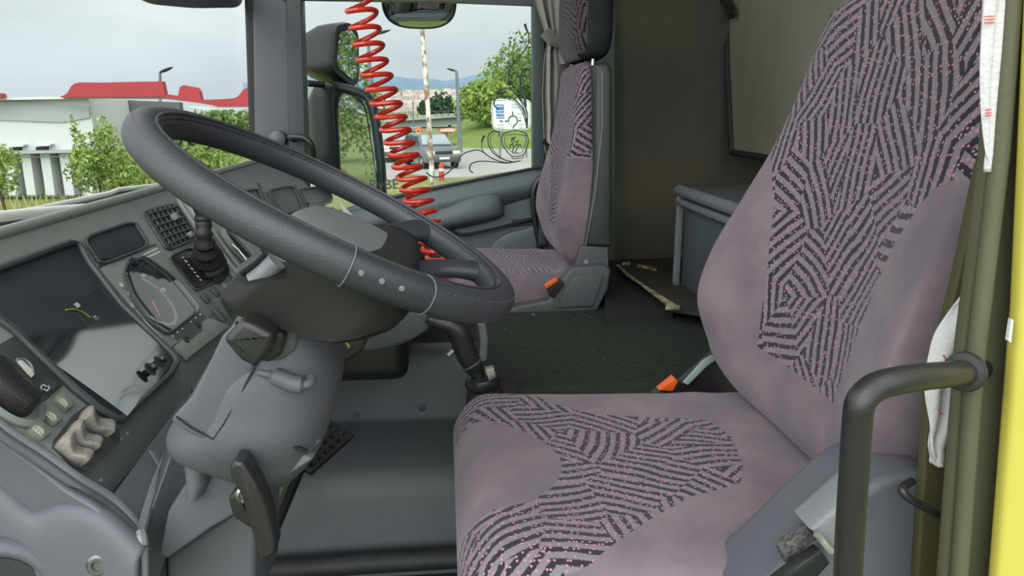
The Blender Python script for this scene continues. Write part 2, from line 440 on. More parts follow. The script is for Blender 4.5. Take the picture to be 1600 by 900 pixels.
# engine tunnel side: low riser, ledge, upper riser with a rounded lip
prof = [(1.37, 0), (1.385, .17), (1.40, .205), (1.44, .222), (1.66, .215), (1.675, .225), (1.685, .33), (1.695, .362), (1.72, .378), (1.76, TZ-.002), (1.76, 0)]
tun = empty('trim_1', (0, 1.6, 0)); struct(tun)
m_ = MB(); m_.prism([(-.80, y, z) for y, z in prof], (.87, 0, 0)); o = m_.build('tunnel_side', M['plastic_dark'], tun, angle=60); struct(o)
m_ = MB(); m_.prism([(.07, y, z) for y, z in [(1.40, 0), (1.41, TZ-.03), (1.44, TZ), (2.74, TZ), (2.74, 0)]], (1.2, 0, 0)); struct(m_.build('tunnel_mat', M['carpet'], tun))
m_ = MB(); m_.prism([(-.80, y, z) for y, z in [(1.76, 0), (1.76, TZ-.01), (2.04, TZ-.01), (2.04, TZ-.10), (2.69, TZ-.12), (2.69, 0)]], (.87, 0, 0)); struct(m_.build('footwell', M['carpet'], tun))
m_ = MB(); m_.tube([P(380, 893, Y=1.34), P(560, 880, Y=1.34), P(800, 866, Y=1.34)], .022, 12); struct(m_.build('rolled_floor_edge', M['black_soft'], tun))
for q in ((555, 650), (660, 637)):
    c = P(*q, Y=1.675); m_ = MB(); m_.lathe([(.0, -.004), (.009, -.004), (.009, .001), (.006, .003), (.005, .001), (0, .001)], c, (0, -1, 0), 16)
    o = m_.build('screw', M['plastic_dark'], tun); struct(o)
# back wall, passenger side wall behind the door, ceiling over the bunk
m_ = MB(); m_.box((1.24, 1.64, .95), (.04, 2.3, 1.9)); struct(m_.build('wall_back', M['wall_fabric']))
m_ = MB(); m_.box((.80, 2.78, .95), (.86, .05, 1.9)); struct(m_.build('wall_right', M['wall_fabric']))
m_ = MB(); m_.box((.32, 1.64, 1.95), (1.9, 2.3, .04)); struct(m_.build('ceiling', mat('pale_headliner', srgb(150, 148, 140), .95, col2=srgb(140, 138, 132), nscale=4)))
m_ = MB(); m_.prism([P(440, -2, Y=2.72), P(700, 2, Y=2.72), P(850, 8, Y=2.72), Vector((.40, 2.72, 1.93)), Vector((-.75, 2.72, 1.93))], (0, .05, 0)); struct(m_.build('trim_6', M['plastic']))

# far A pillar
yp = 2.74
ap = empty('trim_2', P(425, 250, Y=yp)); struct(ap)
m_ = MB(); m_.prism([P(392, -160, Y=yp), P(462, -160, Y=yp), P(458, 300, Y=yp), P(398, 300, Y=yp)], (0, .07, 0), .01); struct(m_.build('pillar_cover', M['plastic'], ap))
m_ = MB(); m_.prism([P(376, -160, Y=yp+.02), P(396, -160, Y=yp+.02), P(400, 300, Y=yp+.02), P(392, 300, Y=yp+.02)], (0, .06, 0), .006); struct(m_.build('windscreen_seal', M['black_soft'], ap))
m_ = MB(); m_.prism([P(444, -160, Y=yp-.02), P(466, -160, Y=yp-.02), P(482, 345, Y=yp-.02), P(452, 345, Y=yp-.02)], (0, .07, 0), .006); struct(m_.build('door_seal', mat('blue_grey_seal', srgb(52, 57, 64), .5, col2=srgb(60, 64, 70), nscale=5), ap))
m_ = MB(); m_.lathe([(0, 0), (.028, 0), (.032, .012), (.028, .03), (.012, .04), (0, .041)], P(436, 217, Y=yp), (0, -1, 0), 20); struct(m_.build('cover_knob', M['plastic'], ap))
m_ = MB(); m_.tube(cr_spline([P(458, 217, Y=yp-.02), P(454, 214, Y=yp-.06), P(476, 216, Y=yp-.07), P(488, 228, Y=yp-.07), P(490, 248, Y=yp-.05), P(488, 262, Y=yp-.01)], 6), .012, 10); struct(m_.build('pillar_grip', M['black'], ap))

# passenger door: inner panel, window opening, armrest pod, storage pocket
dr = empty('door_1', (0, 2.72, .2)); struct(dr)
yd = 2.70
m_ = MB()
m_.prism([P(462, 352, Y=yd), P(600, 310, Y=yd), P(846, 264, Y=yd), P(880, 262, Y=yd), P(872, 500, Y=yd), P(440, 620, Y=yd)], (0, .09, 0), .008)
struct(m_.build('door_panel', M['door_plastic'], dr))
# sloping shoulder under the window
rows = [[P(540, 337, Y=yd+.03), P(640, 303, Y=yd+.03), P(740, 283, Y=yd+.03), P(850, 262, Y=yd+.03)],
        [P(540, 345, Y=yd-.03), P(640, 315, Y=yd-.03), P(740, 293, Y=yd-.03), P(858, 272, Y=yd-.03)],
        [P(540, 362, Y=yd-.05), P(640, 336, Y=yd-.05), P(745, 308, Y=yd-.05), P(850, 292, Y=yd-.03)],
        [P(540, 378, Y=yd+.01), P(640, 352, Y=yd+.01), P(745, 330, Y=yd+.01), P(850, 300, Y=yd+.01)]]
m_ = MB(); m_.grid(surf(rows, 6, 5)); struct(solidify(m_.build('window_shoulder', M['door_plastic'], dr), .01))
rows = [[P(640, 330, Y=yd), P(690, 322, Y=yd-.02), P(735, 308, Y=yd-.03), P(772, 300, Y=yd-.01), P(782, 305, Y=yd+.01)],
        [P(640, 338, Y=yd-.05), P(690, 332, Y=yd-.06), P(740, 316, Y=yd-.07), P(776, 310, Y=yd-.05), P(784, 316, Y=yd+.01)],
        [P(640, 356, Y=yd-.06), P(690, 350, Y=yd-.07), P(740, 340, Y=yd-.07), P(778, 332, Y=yd-.05), P(785, 330, Y=yd+.01)],
        [P(640, 366, Y=yd+.01), P(690, 360, Y=yd+.01), P(740, 350, Y=yd+.01), P(778, 340, Y=yd+.01), P(785, 334, Y=yd+.01)]]
m_ = MB(); m_.grid(surf(rows, 5, 5)); struct(solidify(m_.build('armrest_pod', M['door_plastic'], dr), .008))
m_ = MB(); m_.prism([P(766, 313, Y=yd-.065), P(776, 310, Y=yd-.06), P(777, 326, Y=yd-.06), P(764, 328, Y=yd-.065)], (0, .03, 0), .003); struct(m_.build('door_latch_lever', M['plastic'], dr))
m_ = MB(); m_.prism(cr_spline([P(752, 406, Y=yd), P(762, 388, Y=yd), P(785, 366, Y=yd), P(815, 357, Y=yd), P(838, 356, Y=yd), P(838, 410, Y=yd)], 5), (0, -.035, 0), .01, 3); struct(m_.build('storage_pocket', M['door_plastic'], dr))
for k in range(4):
    m_ = MB(); a, b = P(800, 346+k*3.2-.8, Y=yd-.002), P(836, 340+k*3.2, Y=yd-.002); m_.tube([a, b], .0022, 6); struct(m_.build('speaker_slot', M['black'], dr))
m_ = MB(); m_.tube([P(600, 312, Y=yd-.02), P(700, 290, Y=yd-.02), P(846, 261, Y=yd-.02)], .006, 8); struct(m_.build('window_rubber', M['black_soft'], dr))
m_ = MB(); m_.tube(cr_spline([P(700, 357, Y=yd-.02), P(720, 366, Y=yd-.03), P(760, 360, Y=yd-.03), P(835, 342, Y=yd-.01)], 5), .008, 8, flat=.6); struct(m_.build('grab_recess', M['black'], dr))
# door window: rear post and pane
m_ = MB(); m_.prism([P(833, -160, Y=yd), P(852, -160, Y=yd), P(852, 266, Y=yd), P(834, 268, Y=yd)], (0, .08, 0), .006); struct(m_.build('trim_3', mat('green_grey_post', srgb(66, 76, 78), .5, col2=srgb(72, 82, 84), nscale=6)))
m_ = MB(); m_.prism([P(850, -160, Y=yd+.02), P(960, -160, Y=yd+.02), P(960, 420, Y=yd+.02), P(850, 420, Y=yd+.02)], (0, .06, 0)); struct(m_.build('trim_4', M['plastic_dark']))
wp = [P(470, -160, Y=2.755), P(834, -160, Y=2.755), P(836, 266, Y=2.755), P(640, 305, Y=2.755), P(478, 350, Y=2.755)]
m_ = MB(); m_.prism(wp, (0, .004, 0)); wd = m_.build('window_2', M['glass'], smooth=False); struct(wd)
# windscreen, leaning back towards the roof
m_ = MB(); m_.quad((-.80, .45, .70), (-.80, 2.80, .70), (-.60, 2.80, 1.95), (-.60, .45, 1.95)); struct(m_.build('window_1', M['glass'], smooth=False))
# scuttle under the windscreen with its pale edges
sc_ = empty('trim_5', (-.7, 1.6, .7)); struct(sc_)
a, b, c2 = P(-60, 342, X=-.79), P(185, 297, X=-.79), P(408, 269, X=-.755)
m_ = MB(); m_.prism([P(-60, 356, X=-.76), P(60, 327, X=-.79), P(176, 303, X=-.79), P(188, 296, X=-.79), P(430, 267, X=-.76), P(430, 330, X=-.76), P(180, 372, X=-.76), P(-60, 440, X=-.76)], (-.03, 0, 0)); struct(m_.build('scuttle', M['plastic_dark'], sc_, smooth=False))
m_ = MB(); m_.tube([P(-60, 349, X=-.74), P(60, 326, X=-.77), P(172, 302, X=-.775), P(184, 296.5, X=-.775), P(300, 283, X=-.765), P(410, 269, X=-.75)], .0055, 8); struct(m_.build('scuttle_edge', M['pale_edge'], sc_))
m_ = MB(); m_.tube(cr_spline([P(-60, 345, X=-.70), P(60, 332, X=-.70), P(150, 324, X=-.70), P(198, 320, X=-.70), P(207, 324, X=-.70)], 6), [.009]*20+[.007]*4+[.003], 10); struct(m_.build('demister_lip', M['pale_edge'], sc_))

# near door opening: pillar, rubber seal, yellow outside
wl = empty('wall_left', P(1500, 900, Y=.58)); struct(wl)
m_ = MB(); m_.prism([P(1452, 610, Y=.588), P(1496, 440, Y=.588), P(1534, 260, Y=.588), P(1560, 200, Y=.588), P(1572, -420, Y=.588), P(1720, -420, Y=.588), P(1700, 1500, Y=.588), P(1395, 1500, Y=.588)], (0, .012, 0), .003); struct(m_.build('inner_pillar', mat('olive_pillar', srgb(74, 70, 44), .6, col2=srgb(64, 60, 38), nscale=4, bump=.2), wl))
m_ = MB(); m_.prism([P(1592, -420, Y=.53), P(1740, -420, Y=.53), P(1640, 1500, Y=.53), P(1408, 1500, Y=.53), P(1474, 940, Y=.53), P(1506, 540, Y=.53), P(1545, 240, Y=.53)], (0, .015, 0), .005, 3); struct(m_.build('door_rubber', M['seal'], wl))
m_ = MB(); m_.tube([P(1585, -40, Y=.52), P(1562, 240, Y=.52), P(1524, 560, Y=.52), P(1496, 940, Y=.52)], .007, 10); struct(m_.build('rubber_bead', M['seal'], wl))
m_ = MB(); m_.prism([P(1640, -420, Y=.50), P(1850, -420, Y=.50), P(1720, 1500, Y=.50), P(1490, 1500, Y=.50), P(1556, 960, Y=.50), P(1596, 480, Y=.50)], (0, .015, 0), .005, 3); struct(m_.build('yellow_body', M['yellow'], wl))
m_ = MB(); m_.prism([P(1580, 498, Y=.498), P(1584, 500, Y=.498), P(1580, 536, Y=.498), P(1575, 532, Y=.498)], (0, .003, 0)); struct(m_.build('paint_chip', M['white_cloth'], wl, smooth=False))

# ================================================================ SEATS
def seat_back(parent, Y0, X0, Z0, H, tilt, wtab, btab, d=.055, ptop=.62, pbot=.17, ub=.56, n=112, nk=112):
    a = Vector((math.sin(tilt), 0, math.cos(tilt))); nf = Vector((-math.cos(tilt), 0, math.sin(tilt)))
    rings = []; uvs = []; cl = []
    for i in range(n+1):
        s = i/n; t = .5-.5*math.cos(math.pi*s) if False else s
        # round both ends
        e0, e1 = .10, .06
        k = 1.0
        if t < e0: k = math.sqrt(max(0, 1-((e0-t)/e0)**2))
        if t > 1-e1: k = math.sqrt(max(0, 1-((t-1+e1)/e1)**2))
        w = sinterp(wtab, t)*(.35*k+.65 if t > .5 else .2*k+.8); dd = max(d*k, .002); b = sinterp(btab, t)
        c = Vector((X0, Y0, Z0))+a*(H*t)
        r = []; arc = 0; prev = None; base = None
        for j in range(nk):
            th = 2*math.pi*j/nk - math.pi/2         # starts at the middle of the rear face
            cs, sn = math.cos(th), math.sin(th)
            y = w*math.copysign(abs(cs)**(2/3.0), cs); q = dd*math.copysign(abs(sn)**(2/3.0), sn)
            u = y/w
            if q > -dd*.5:
                wgt = min(1, (q+dd*.5)/(dd*.9))
                q += wgt*b*(max(0, abs(u)-.25)/.75)**1.6*k
                q -= wgt*.012*math.cos(u*1.5)*k
            p = c+Vector((0, 1, 0))*y+nf*q
            if prev is not None: arc += (p-prev).length
            prev = p; r.append(p); uvs.append([arc, H*t]); 
        half = uvs[-nk//2][0]
        for j in range(nk):
            g = uvs[len(uvs)-nk+j]; g[0] -= half
            ua = abs(r[j].y-Y0)
            front = g[0] > -1 and abs(j-nk/2) < nk*.33
            ubt = ub*interp([(0, .74), (.2, .80), (.35, .92), (.5, 1.08), (.6, 1.35), (.66, 1.8), (1, 2)], t)*.25
            mm = min(ubt-ua, (t-pbot)*H)
            mm = max(mm, (t-ptop)*H)
            cl.append(mm if (front or t > ptop) else (t-ptop)*H)
        rings.append(r)
    m_ = MB(); m_.loft(rings)
    o = m_.build('backrest', M['seat'], parent, recalc=True, angle=80)
    set_attr(o, uvs, cl); return o

def seat_cushion(parent, Xf, Xr, Y0, ztop, hw, poly, oval, n=120, nk=120, dh=.065):
    rings = []; uvs = []; cl = []; L = Xr-Xf; prevc = None; v = 0
    for i in range(n+1):
        s = i/n; x = Xf+L*(s**1.35)
        e0 = .055; k = 1
        if x-Xf < e0: k = math.sqrt(max(0, 1-((e0-(x-Xf))/e0)**2))
        if Xr-x < .04: k = math.sqrt(max(0, 1-((.04-(Xr-x))/.04)**2))
        hz = max(dh*k, .002); hy = hw*(.12*k+.88)*interp([(Xf, .975), (Xf+.15, 1), (Xr, .97)], x)
        zc = ztop-dh
        top = Vector((x, Y0, zc+hz))
        if prevc is not None: v += (top-prevc).length
        prevc = top
        r = []; arc = 0; prev = None
        for j in range(nk):
            th = 2*math.pi*j/nk-math.pi/2
            cs, sn = math.cos(th), math.sin(th)
            y = hy*math.copysign(abs(cs)**(2/3.2), cs); z = hz*math.copysign(abs(sn)**(2/3.2), sn)
            u = y/hy
            if z > 0:
                wgt = min(1, z/(hz*.8))
                z += wgt*k*(.022*(max(0, abs(u)-.45)/.55)**1.5*interp([(Xf, .5), (Xf+.15, 1), (Xr, .6)], x)-.004*math.cos(u*1.5))
                z += wgt*k*.012*math.exp(-((x-Xf-.05)/.07)**2)
                z += .0016*wgt*math.sin(x*60+3*u)*math.exp(-((x-Xr+.12)/.07)**2)
            p = Vector((x, Y0+y, zc+z))
            if prev is not None: arc += (p-prev).length
            prev = p; r.append(p); uvs.append([arc, v])
        half = uvs[-nk//2][0]
        for j in range(nk):
            g = uvs[len(uvs)-nk+j]; g[0] -= half
            q = (x, Y0+g[0])
            cl.append(min(sd_poly(q, poly), -sd_poly(q, oval)) if oval else sd_poly(q, poly))
        rings.append(r)
    m_ = MB(); m_.loft(rings)
    o = m_.build('seat_cushion', M['seat'], parent, angle=80)
    set_attr(o, uvs, cl); return o

ds = empty('driver_seat', (.28, .9, 0), 'large mauve patterned cloth driver seat nearest the open door', 'seat')
WT = [(0, .215), (.1, .24), (.22, .262), (.35, .262), (.5, .245), (.65, .225), (.8, .212), (.9, .20), (1, .175)]
BT = [(0, .02), (.1, .05), (.22, .085), (.35, .08), (.5, .055), (.65, .03), (.8, .015), (1, .008)]
seat_back(ds, .90, .492, ZC-.46, .625, R_(10), WT, BT)
polyc = [(-.3, 1.13), (.0, 1.14), (.08, 1.155), (.142, 1.13), (.22, 1.06), (.286, 1.01), (.36, .985), (.385, .93), (.40, .85), (.385, .79), (.30, .775), (.219, .757), (.16, .715), (.132, .675), (.12, .64), (.11, .50), (-.3, .50)]
ovalc = [(-.3, 1.035), (.012, 1.038), (.06, 1.035), (.092, 1.02), (.125, .98), (.145, .93), (.145, .89), (.126, .844), (.08, .805), (.022, .775), (-.02, .745), (-.3, .74)]
seat_cushion(ds, .005, .53, .895, ZC-.45, .258, polyc, ovalc)
# seat base and plastic side cover with slider lever
m_ = MB(); m_.box((.30, .92, .19), (.42, .40, .38), bev=.03, seg=3); m_.build('pedestal', M['plastic_dark'], ds)
m_ = MB(); m_.box((.29, .90, ZC-.595), (.50, .47, .05), bev=.02, seg=3); m_.build('seat_pan', M['plastic'], ds)
m_ = MB()
sp_ = [P(1180, 925, Y=.60), P(1215, 893, Y=.60), P(1290, 822, Y=.60), P(1345, 772, Y=.60), P(1385, 750, Y=.60), P(1432, 742, Y=.60), P(1475, 752, Y=.60), P(1500, 800, Y=.60), P(1495, 960, Y=.60), P(1180, 960, Y=.60)]
m_.prism(cr_spline(sp_+[sp_[0]], 4)[:-1], (0, .09, 0), .010, 4); sc1 = m_.build('side_cover', M['plastic'], ds)
m_ = MB(); m_.prism([P(1268, 830, Y=.585), P(1345, 762, Y=.585), P(1362, 800, Y=.585), P(1302, 866, Y=.585)], (0, .04, 0), .006); m_.build('belt_guide', M['plastic_worn'], ds)
m_ = MB(); m_.tube([P(1276, 834, Y=.58), P(1299, 862, Y=.58)], .0035, 8); m_.build('guide_slot', M['cream'], ds)
m_ = MB(); m_.prism([P(1218, 858, Y=.60), P(1262, 826, Y=.60), P(1278, 842, Y=.60), P(1228, 880, Y=.60)], (0, .012, 0), .002)
m_.build('webbing', mat('belt_webbing', srgb(92, 90, 88), .8, col2=srgb(58, 57, 57), nscale=220, ncon=.2, bump=.8, bscale=500), ds)
m_ = MB(); m_.grid(surf([[P(1196, 905, Y=.60), P(1228, 880, Y=.59), P(1270, 850, Y=.60)], [P(1206, 925, Y=.585), P(1245, 890, Y=.575), P(1284, 862, Y=.585)], [P(1216, 950, Y=.60), P(1262, 915, Y=.59), P(1296, 880, Y=.60)]], 6, 6)); solidify(m_.build('gaiter', M['black_soft'], ds), .006)
m_ = MB(); m_.lathe([(0, -.01), (.006, -.01), (.006, .0), (.0045, .004), (0, .004)], P(1390, 738, Y=.63), (0, -1, 0), 16); m_.build('bolt', M['cream'], ds)
m_ = MB(); m_.prism([P(1300, 765, Y=.66), P(1360, 735, Y=.66), P(1480, 690, Y=.66), P(1500, 740, Y=.66), P(1480, 765, Y=.66), P(1330, 790, Y=.66)], (0, .03, 0), .002); m_.build('recliner_bracket', M['plastic_dark'], ds)
m_ = MB(); m_.tube(cr_spline([P(1425, 752, Y=.58), P(1410, 762, Y=.565), P(1416, 775, Y=.56), P(1440, 790, Y=.56), P(1476, 808, Y=.56)], 6), .0038, 10); m_.build('release_wire', M['black'], ds)
# headrest bottom just in view over the shoulder
hr = empty('x', (.60, .9, 1.13)); hr.name = 'headrest'; hr.parent = ds; hr.location = Vector((.60, .9, 1.13))-ds.location
rings = []
for i in range(17):
    t = -1+2*i/16; k = math.sqrt(max(0.001, 1-abs(t)**3))
    rings.append(sring((.60, .9, 1.215+t*.095), (1, 0, 0), (0, 1, 0), .055*k, .145*(.7+.3*k), 2.8, 40))
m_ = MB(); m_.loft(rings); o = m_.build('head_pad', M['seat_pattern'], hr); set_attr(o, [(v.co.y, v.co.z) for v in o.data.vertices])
for y in (.83, .97):
    m_ = MB(); m_.tube([(.595, y, 1.06), (.60, y, 1.17)], .006, 10); m_.build('post', M['chrome'], hr)
# orange button stalk and pale buckle strap beside the cushion
bk = empty('belt_buckle', P(1060, 610, Y=1.18), 'orange topped seat belt buckle on pale strap beside the driver cushion', 'buckle')
m_ = MB(); m_.prism([P(1030, 610, Y=1.19), P(1054, 591, Y=1.19), P(1060, 596, Y=1.19), P(1052, 612, Y=1.19)], (0, .02, 0), .002); m_.build('button', M['orange'], bk)
m_ = MB(); m_.prism([P(1024, 620, Y=1.192), P(1050, 600, Y=1.192), P(1063, 598, Y=1.192), P(1066, 625, Y=1.192)], (0, .03, 0), .003); m_.build('housing', M['black'], bk)
m_ = MB(); m_.prism([P(1068, 598, Y=1.185), P(1098, 565, Y=1.185), P(1112, 556, Y=1.185), P(1122, 560, Y=1.185), P(1104, 573, Y=1.185), P(1075, 602, Y=1.185)], (0, .006, 0), .001); m_.build('strap', mat('pale_strap', srgb(150, 162, 160), .6, col2=srgb(140, 152, 150), nscale=60), bk)
m_ = MB(); m_.prism([P(1060, 600, Y=1.20), P(1130, 540, Y=1.20), P(1160, 600, Y=1.20), P(1150, 640, Y=1.20), P(1060, 640, Y=1.20)], (0, .02, 0), .004); m_.build('bracket', M['black'], bk)

# passenger seat
ps = empty('passenger_seat', (.2, 2.29, TZ), 'mauve patterned cloth passenger seat with tall headrest by the far door', 'seat')
seat_back(ps, 2.29, .395, ZC-.47, .605, R_(3), [(a, b*.93) for a, b in WT], [(a, b*.8) for a, b in BT], d=.058, ptop=.55, n=80, nk=80)
seat_cushion(ps, .0, .44, 2.29, ZC-.465, .235, [(-.3, 2.12), (.30, 2.12), (.34, 2.2), (.34, 2.42), (.3, 2.48), (-.3, 2.48)], None, n=60, nk=60)
yn = 2.035
m_ = MB(); m_.prism([P(931, 100, Y=yn), P(950, 96, Y=yn), P(958, 110, Y=yn), P(957, 386, Y=yn), P(914, 384, Y=yn), P(921, 330, Y=yn), P(930, 260, Y=yn)], (0, .48, 0), .012, 3); m_.build('back_shell', mat('green_black_shell', srgb(50, 56, 55), .45, col2=srgb(44, 50, 49), nscale=6, bump=.2, bscale=500), ps)
m_ = MB(); m_.tube([P(941, 112, Y=yn-.002), P(941, 200, Y=yn-.002), P(930, 300, Y=yn-.002), P(915, 383, Y=yn-.002)], .002, 6); m_.build('shell_piping', M['plastic_worn'], ps)
m_ = MB(); m_.prism([P(908, 384, Y=yn+.01), P(950, 386, Y=yn+.01), P(952, 425, Y=yn+.01), P(895, 425, Y=yn+.01)], (0, .04, 0), .004); hb_ = m_.build('hinge_plate', M['plastic_dark'], ps)
m_ = MB(); m_.lathe([(0, 0), (.007, 0), (.006, .005), (0, .006)], P(916, 409, Y=yn+.01), (0, -1, 0), 14); m_.build('hinge_bolt', M['cream'], hb_)
sp_ = [P(700, 492, Y=yn-.02), P(780, 485, Y=yn-.02), P(858, 470, Y=yn-.02), P(876, 440, Y=yn-.02), P(895, 418, Y=yn-.02), P(945, 414, Y=yn-.02), P(955, 422, Y=yn-.02), P(950, 452, Y=yn-.02), P(934, 486, Y=yn-.02), P(860, 492, Y=yn-.02), P(700, 503, Y=yn-.02)]
m_ = MB(); m_.prism(sp_, (0, .05, 0), .008, 3); sv = m_.build('side_cover', M['plastic_dark'], ps)
m_ = MB(); m_.prism([P(884, 450, Y=yn-.022), P(902, 430, Y=yn-.022), P(942, 428, Y=yn-.022), P(936, 450, Y=yn-.022), P(926, 478, Y=yn-.022), P(868, 480, Y=yn-.022)], (0, -.006, 0), .004); m_.build('cover_relief', M['plastic_dark'], sv)
m_ = MB(); m_.box((.15, 2.29, TZ+.03), (.5, .44, .08), bev=.01); m_.build('seat_base', M['black'], ps)
m_ = MB(); m_.prism([P(858, 462, Y=yn-.03), P(854, 448, Y=yn-.03), P(876, 436, Y=yn-.03), P(882, 445, Y=yn-.03), P(866, 466, Y=yn-.03)], (0, .02, 0), .002); bb = m_.build('belt_buckle', M['black'], ps)
m_ = MB(); m_.prism([P(851, 446, Y=yn-.035), P(870, 434, Y=yn-.035), P(872, 439, Y=yn-.035), P(854, 451, Y=yn-.035)], (0, .015, 0), .001); m_.build('button', M['orange'], bb)
m_ = MB(); m_.tube(cr_spline([P(690, 516, Y=1.96), P(760, 513, Y=1.96), P(800, 510, Y=1.96), P(826, 508, Y=1.96), P(834, 502, Y=1.97), P(834, 494, Y=1.99)], 5), .011, 10); m_.build('slide_bar', M['plastic_dark'], ps)
ph = empty('headrest', (.45, 2.29, 1.1)); ph.parent = ps; ph.location = Vector((.45, 2.29, 1.1))-ps.location
rings = []
for i in range(21):
    t = -1+2*i/20; k = math.sqrt(max(0.001, 1-abs(t)**4))
    rings.append(sring((.418, 2.25, ZC+.26+t*.125), (1, 0, 0), (0, 1, 0), .064*(.5+.5*k), .19*(.75+.25*k), 3.0, 48))
m_ = MB(); m_.loft(rings); o = m_.build('head_pad', M['velour_dark'], ph)
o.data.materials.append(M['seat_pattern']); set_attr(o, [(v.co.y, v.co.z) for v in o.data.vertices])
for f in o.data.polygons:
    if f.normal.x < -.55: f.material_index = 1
for y in (2.12, 2.22, 2.36):
    m_ = MB(); m_.tube([(.42, y, ZC+.08), (.42, y, ZC+.17)], .005, 8); m_.build('post', M['chrome'], ph)
# passenger seat belt
sb = empty('seat_belt', P(865, 300, Y=2.5), 'grey seat belt webbing with tongue hanging beside the passenger backrest', 'seat belt')
m_ = MB(); G = [[P(x-7, y, Y=Y), P(x, y, Y=Y-.004), P(x+8, y, Y=Y)] for x, y, Y in [(882, 100, 2.56), (876, 160, 2.56), (870, 235, 2.55), (862, 262, 2.55), (856, 300, 2.56), (850, 340, 2.58), (848, 385, 2.6)]]
m_.grid(surf(G, 4, 6)); solidify(m_.build('webbing', mat('dark_grey_webbing', srgb(70, 74, 72), .7, col2=srgb(60, 63, 62), nscale=100, bump=.5), sb), .003)
m_ = MB(); m_.prism([P(856, 238, Y=2.54), P(872, 232, Y=2.54), P(878, 240, Y=2.54), P(860, 246, Y=2.54)], (0, .02, 0), .003); m_.tube([P(848, 219, Y=2.53), P(856, 228, Y=2.53), P(860, 240, Y=2.53)], .008, 8); m_.build('tongue', M['black'], sb)
m_ = MB(); m_.tube(cr_spline([P(846, 395, Y=2.62), P(836, 340, Y=2.62), P(834, 300, Y=2.62), P(842, 280, Y=2.62), P(852, 276, Y=2.62)], 5), .012, 8); m_.build('belt_guide', M['black'], sb)
# curtain gathered on the far B pillar
ct = empty('curtain', P(865, 250, Y=2.66), 'grey cloth curtain tied back beside the passenger headrest', 'curtain')
rows = []
for i in range(25):
    y = -60+i*14.5
    xl = interp([(-60, 828), (0, 836), (40, 848), (62, 856), (90, 850), (150, 846), (230, 850), (290, 862)], y)
    xr = interp([(-60, 900), (0, 896), (62, 884), (100, 896), (180, 900), (230, 890), (290, 872)], y)
    r = []
    for j in range(61):
        t = j/60; p = P(xl+(xr-xl)*t, y, Y=2.66)
        p.y += .018*math.sin(t*26+math.sin(i*.3))*(.6+.4*math.sin(t*9)); r.append(p)
    rows.append(r)
m_ = MB(); m_.grid(rows); solidify(m_.build('cloth', M['curtain'], ct), .002)
m_ = MB(); m_.tube([P(852, 50, Y=2.63), P(862, 62, Y=2.61), P(888, 68, Y=2.62)], .022, 10, flat=.3, up=(0, 1, 0)); m_.build('tie_back', mat('tie_cloth', srgb(120, 120, 114), .9, col2=srgb(110, 110, 105), nscale=40), ct)

# ================================================================ SLEEPER SIDE
# folded bunk panel on the back wall
bp = empty('bunk_panel', P(1215, 240, X=1.04), 'pale grey padded panel hung on the dark rear wall', 'panel')
m_ = MB(); m_.prism([P(1135, 8, X=1.05), P(1137, 100, X=1.05), P(1144, 236, X=1.05), P(1300, 262, X=1.05), P(1480, 290, X=1.05), P(1480, -90, X=1.05), P(1130, -90, X=1.05)], (.03, 0, 0), .006); m_.build('panel_board', M['bunk_fabric'], bp)
m_ = MB(); m_.tube([P(1130, -90, X=1.045), P(1135, 8, X=1.045), P(1137, 100, X=1.045), P(1144, 238, X=1.045), P(1300, 264, X=1.045), P(1480, 292, X=1.045)], .012, 8); m_.build('edge_welt', M['black_soft'], bp)
m_ = MB(); m_.tube(cr_spline([P(1110, -50, X=1.02), P(1126, -8, X=1.02), P(1138, 8, X=1.02), P(1143, 26, X=1.02)], 5), .014, 10); tag(m_.build('retaining_hook', M['black'], bp))
m_ = MB(); m_.lathe([(0, 0), (.012, 0), (.012, .006), (.005, .008), (0, .006)], P(1302, 28, X=1.045), (-1, 0, 0), 16); m_.build('press_stud', M['plastic'], bp)
# storage box
bx = empty('storage_box', (.9, 1.5, TZ), 'grey metal edged storage box standing behind the driver seat', 'box')
xf = .70; yfar = P(1067, 300, X=xf).y; zt = P(1067, 296, X=xf).z
m_ = MB(); m_.box((xf+.24, (yfar+1.0)/2, (zt+TZ)/2-.01), (.46, yfar-1.0, zt-TZ-.02), bev=.004); m_.build('case', mat('blue_grey_box', srgb(84, 92, 96), .6, col2=srgb(74, 82, 86), nscale=7, ncon=.3, bump=.2), bx)
m_ = MB(); m_.box((xf+.24, (yfar+1.0)/2, zt+.002), (.50, yfar-.98, .022), bev=.008, seg=3); m_.build('lid', M['plastic_dark'], bx)
for dz, r in ((-.003, .017), (-.036, .011)):
    m_ = MB(); m_.tube([(xf-.008, yfar+.01, zt+dz), (xf-.008, 1.0, zt+dz)], r, 10); m_.build('edge_rail', M['plastic_worn'], bx)
m_ = MB(); m_.box((xf-.006, yfar+.004, (zt+TZ)/2), (.02, .014, zt-TZ), bev=.004); m_.build('corner_post', M['plastic_worn'], bx)
m_ = MB(); m_.box((xf-.012, yfar-.06, TZ+.03), (.02, .10, .02), Matrix.Rotation(.3, 3, 'X'), bev=.005); m_.build('latch', M['plastic_worn'], bx)
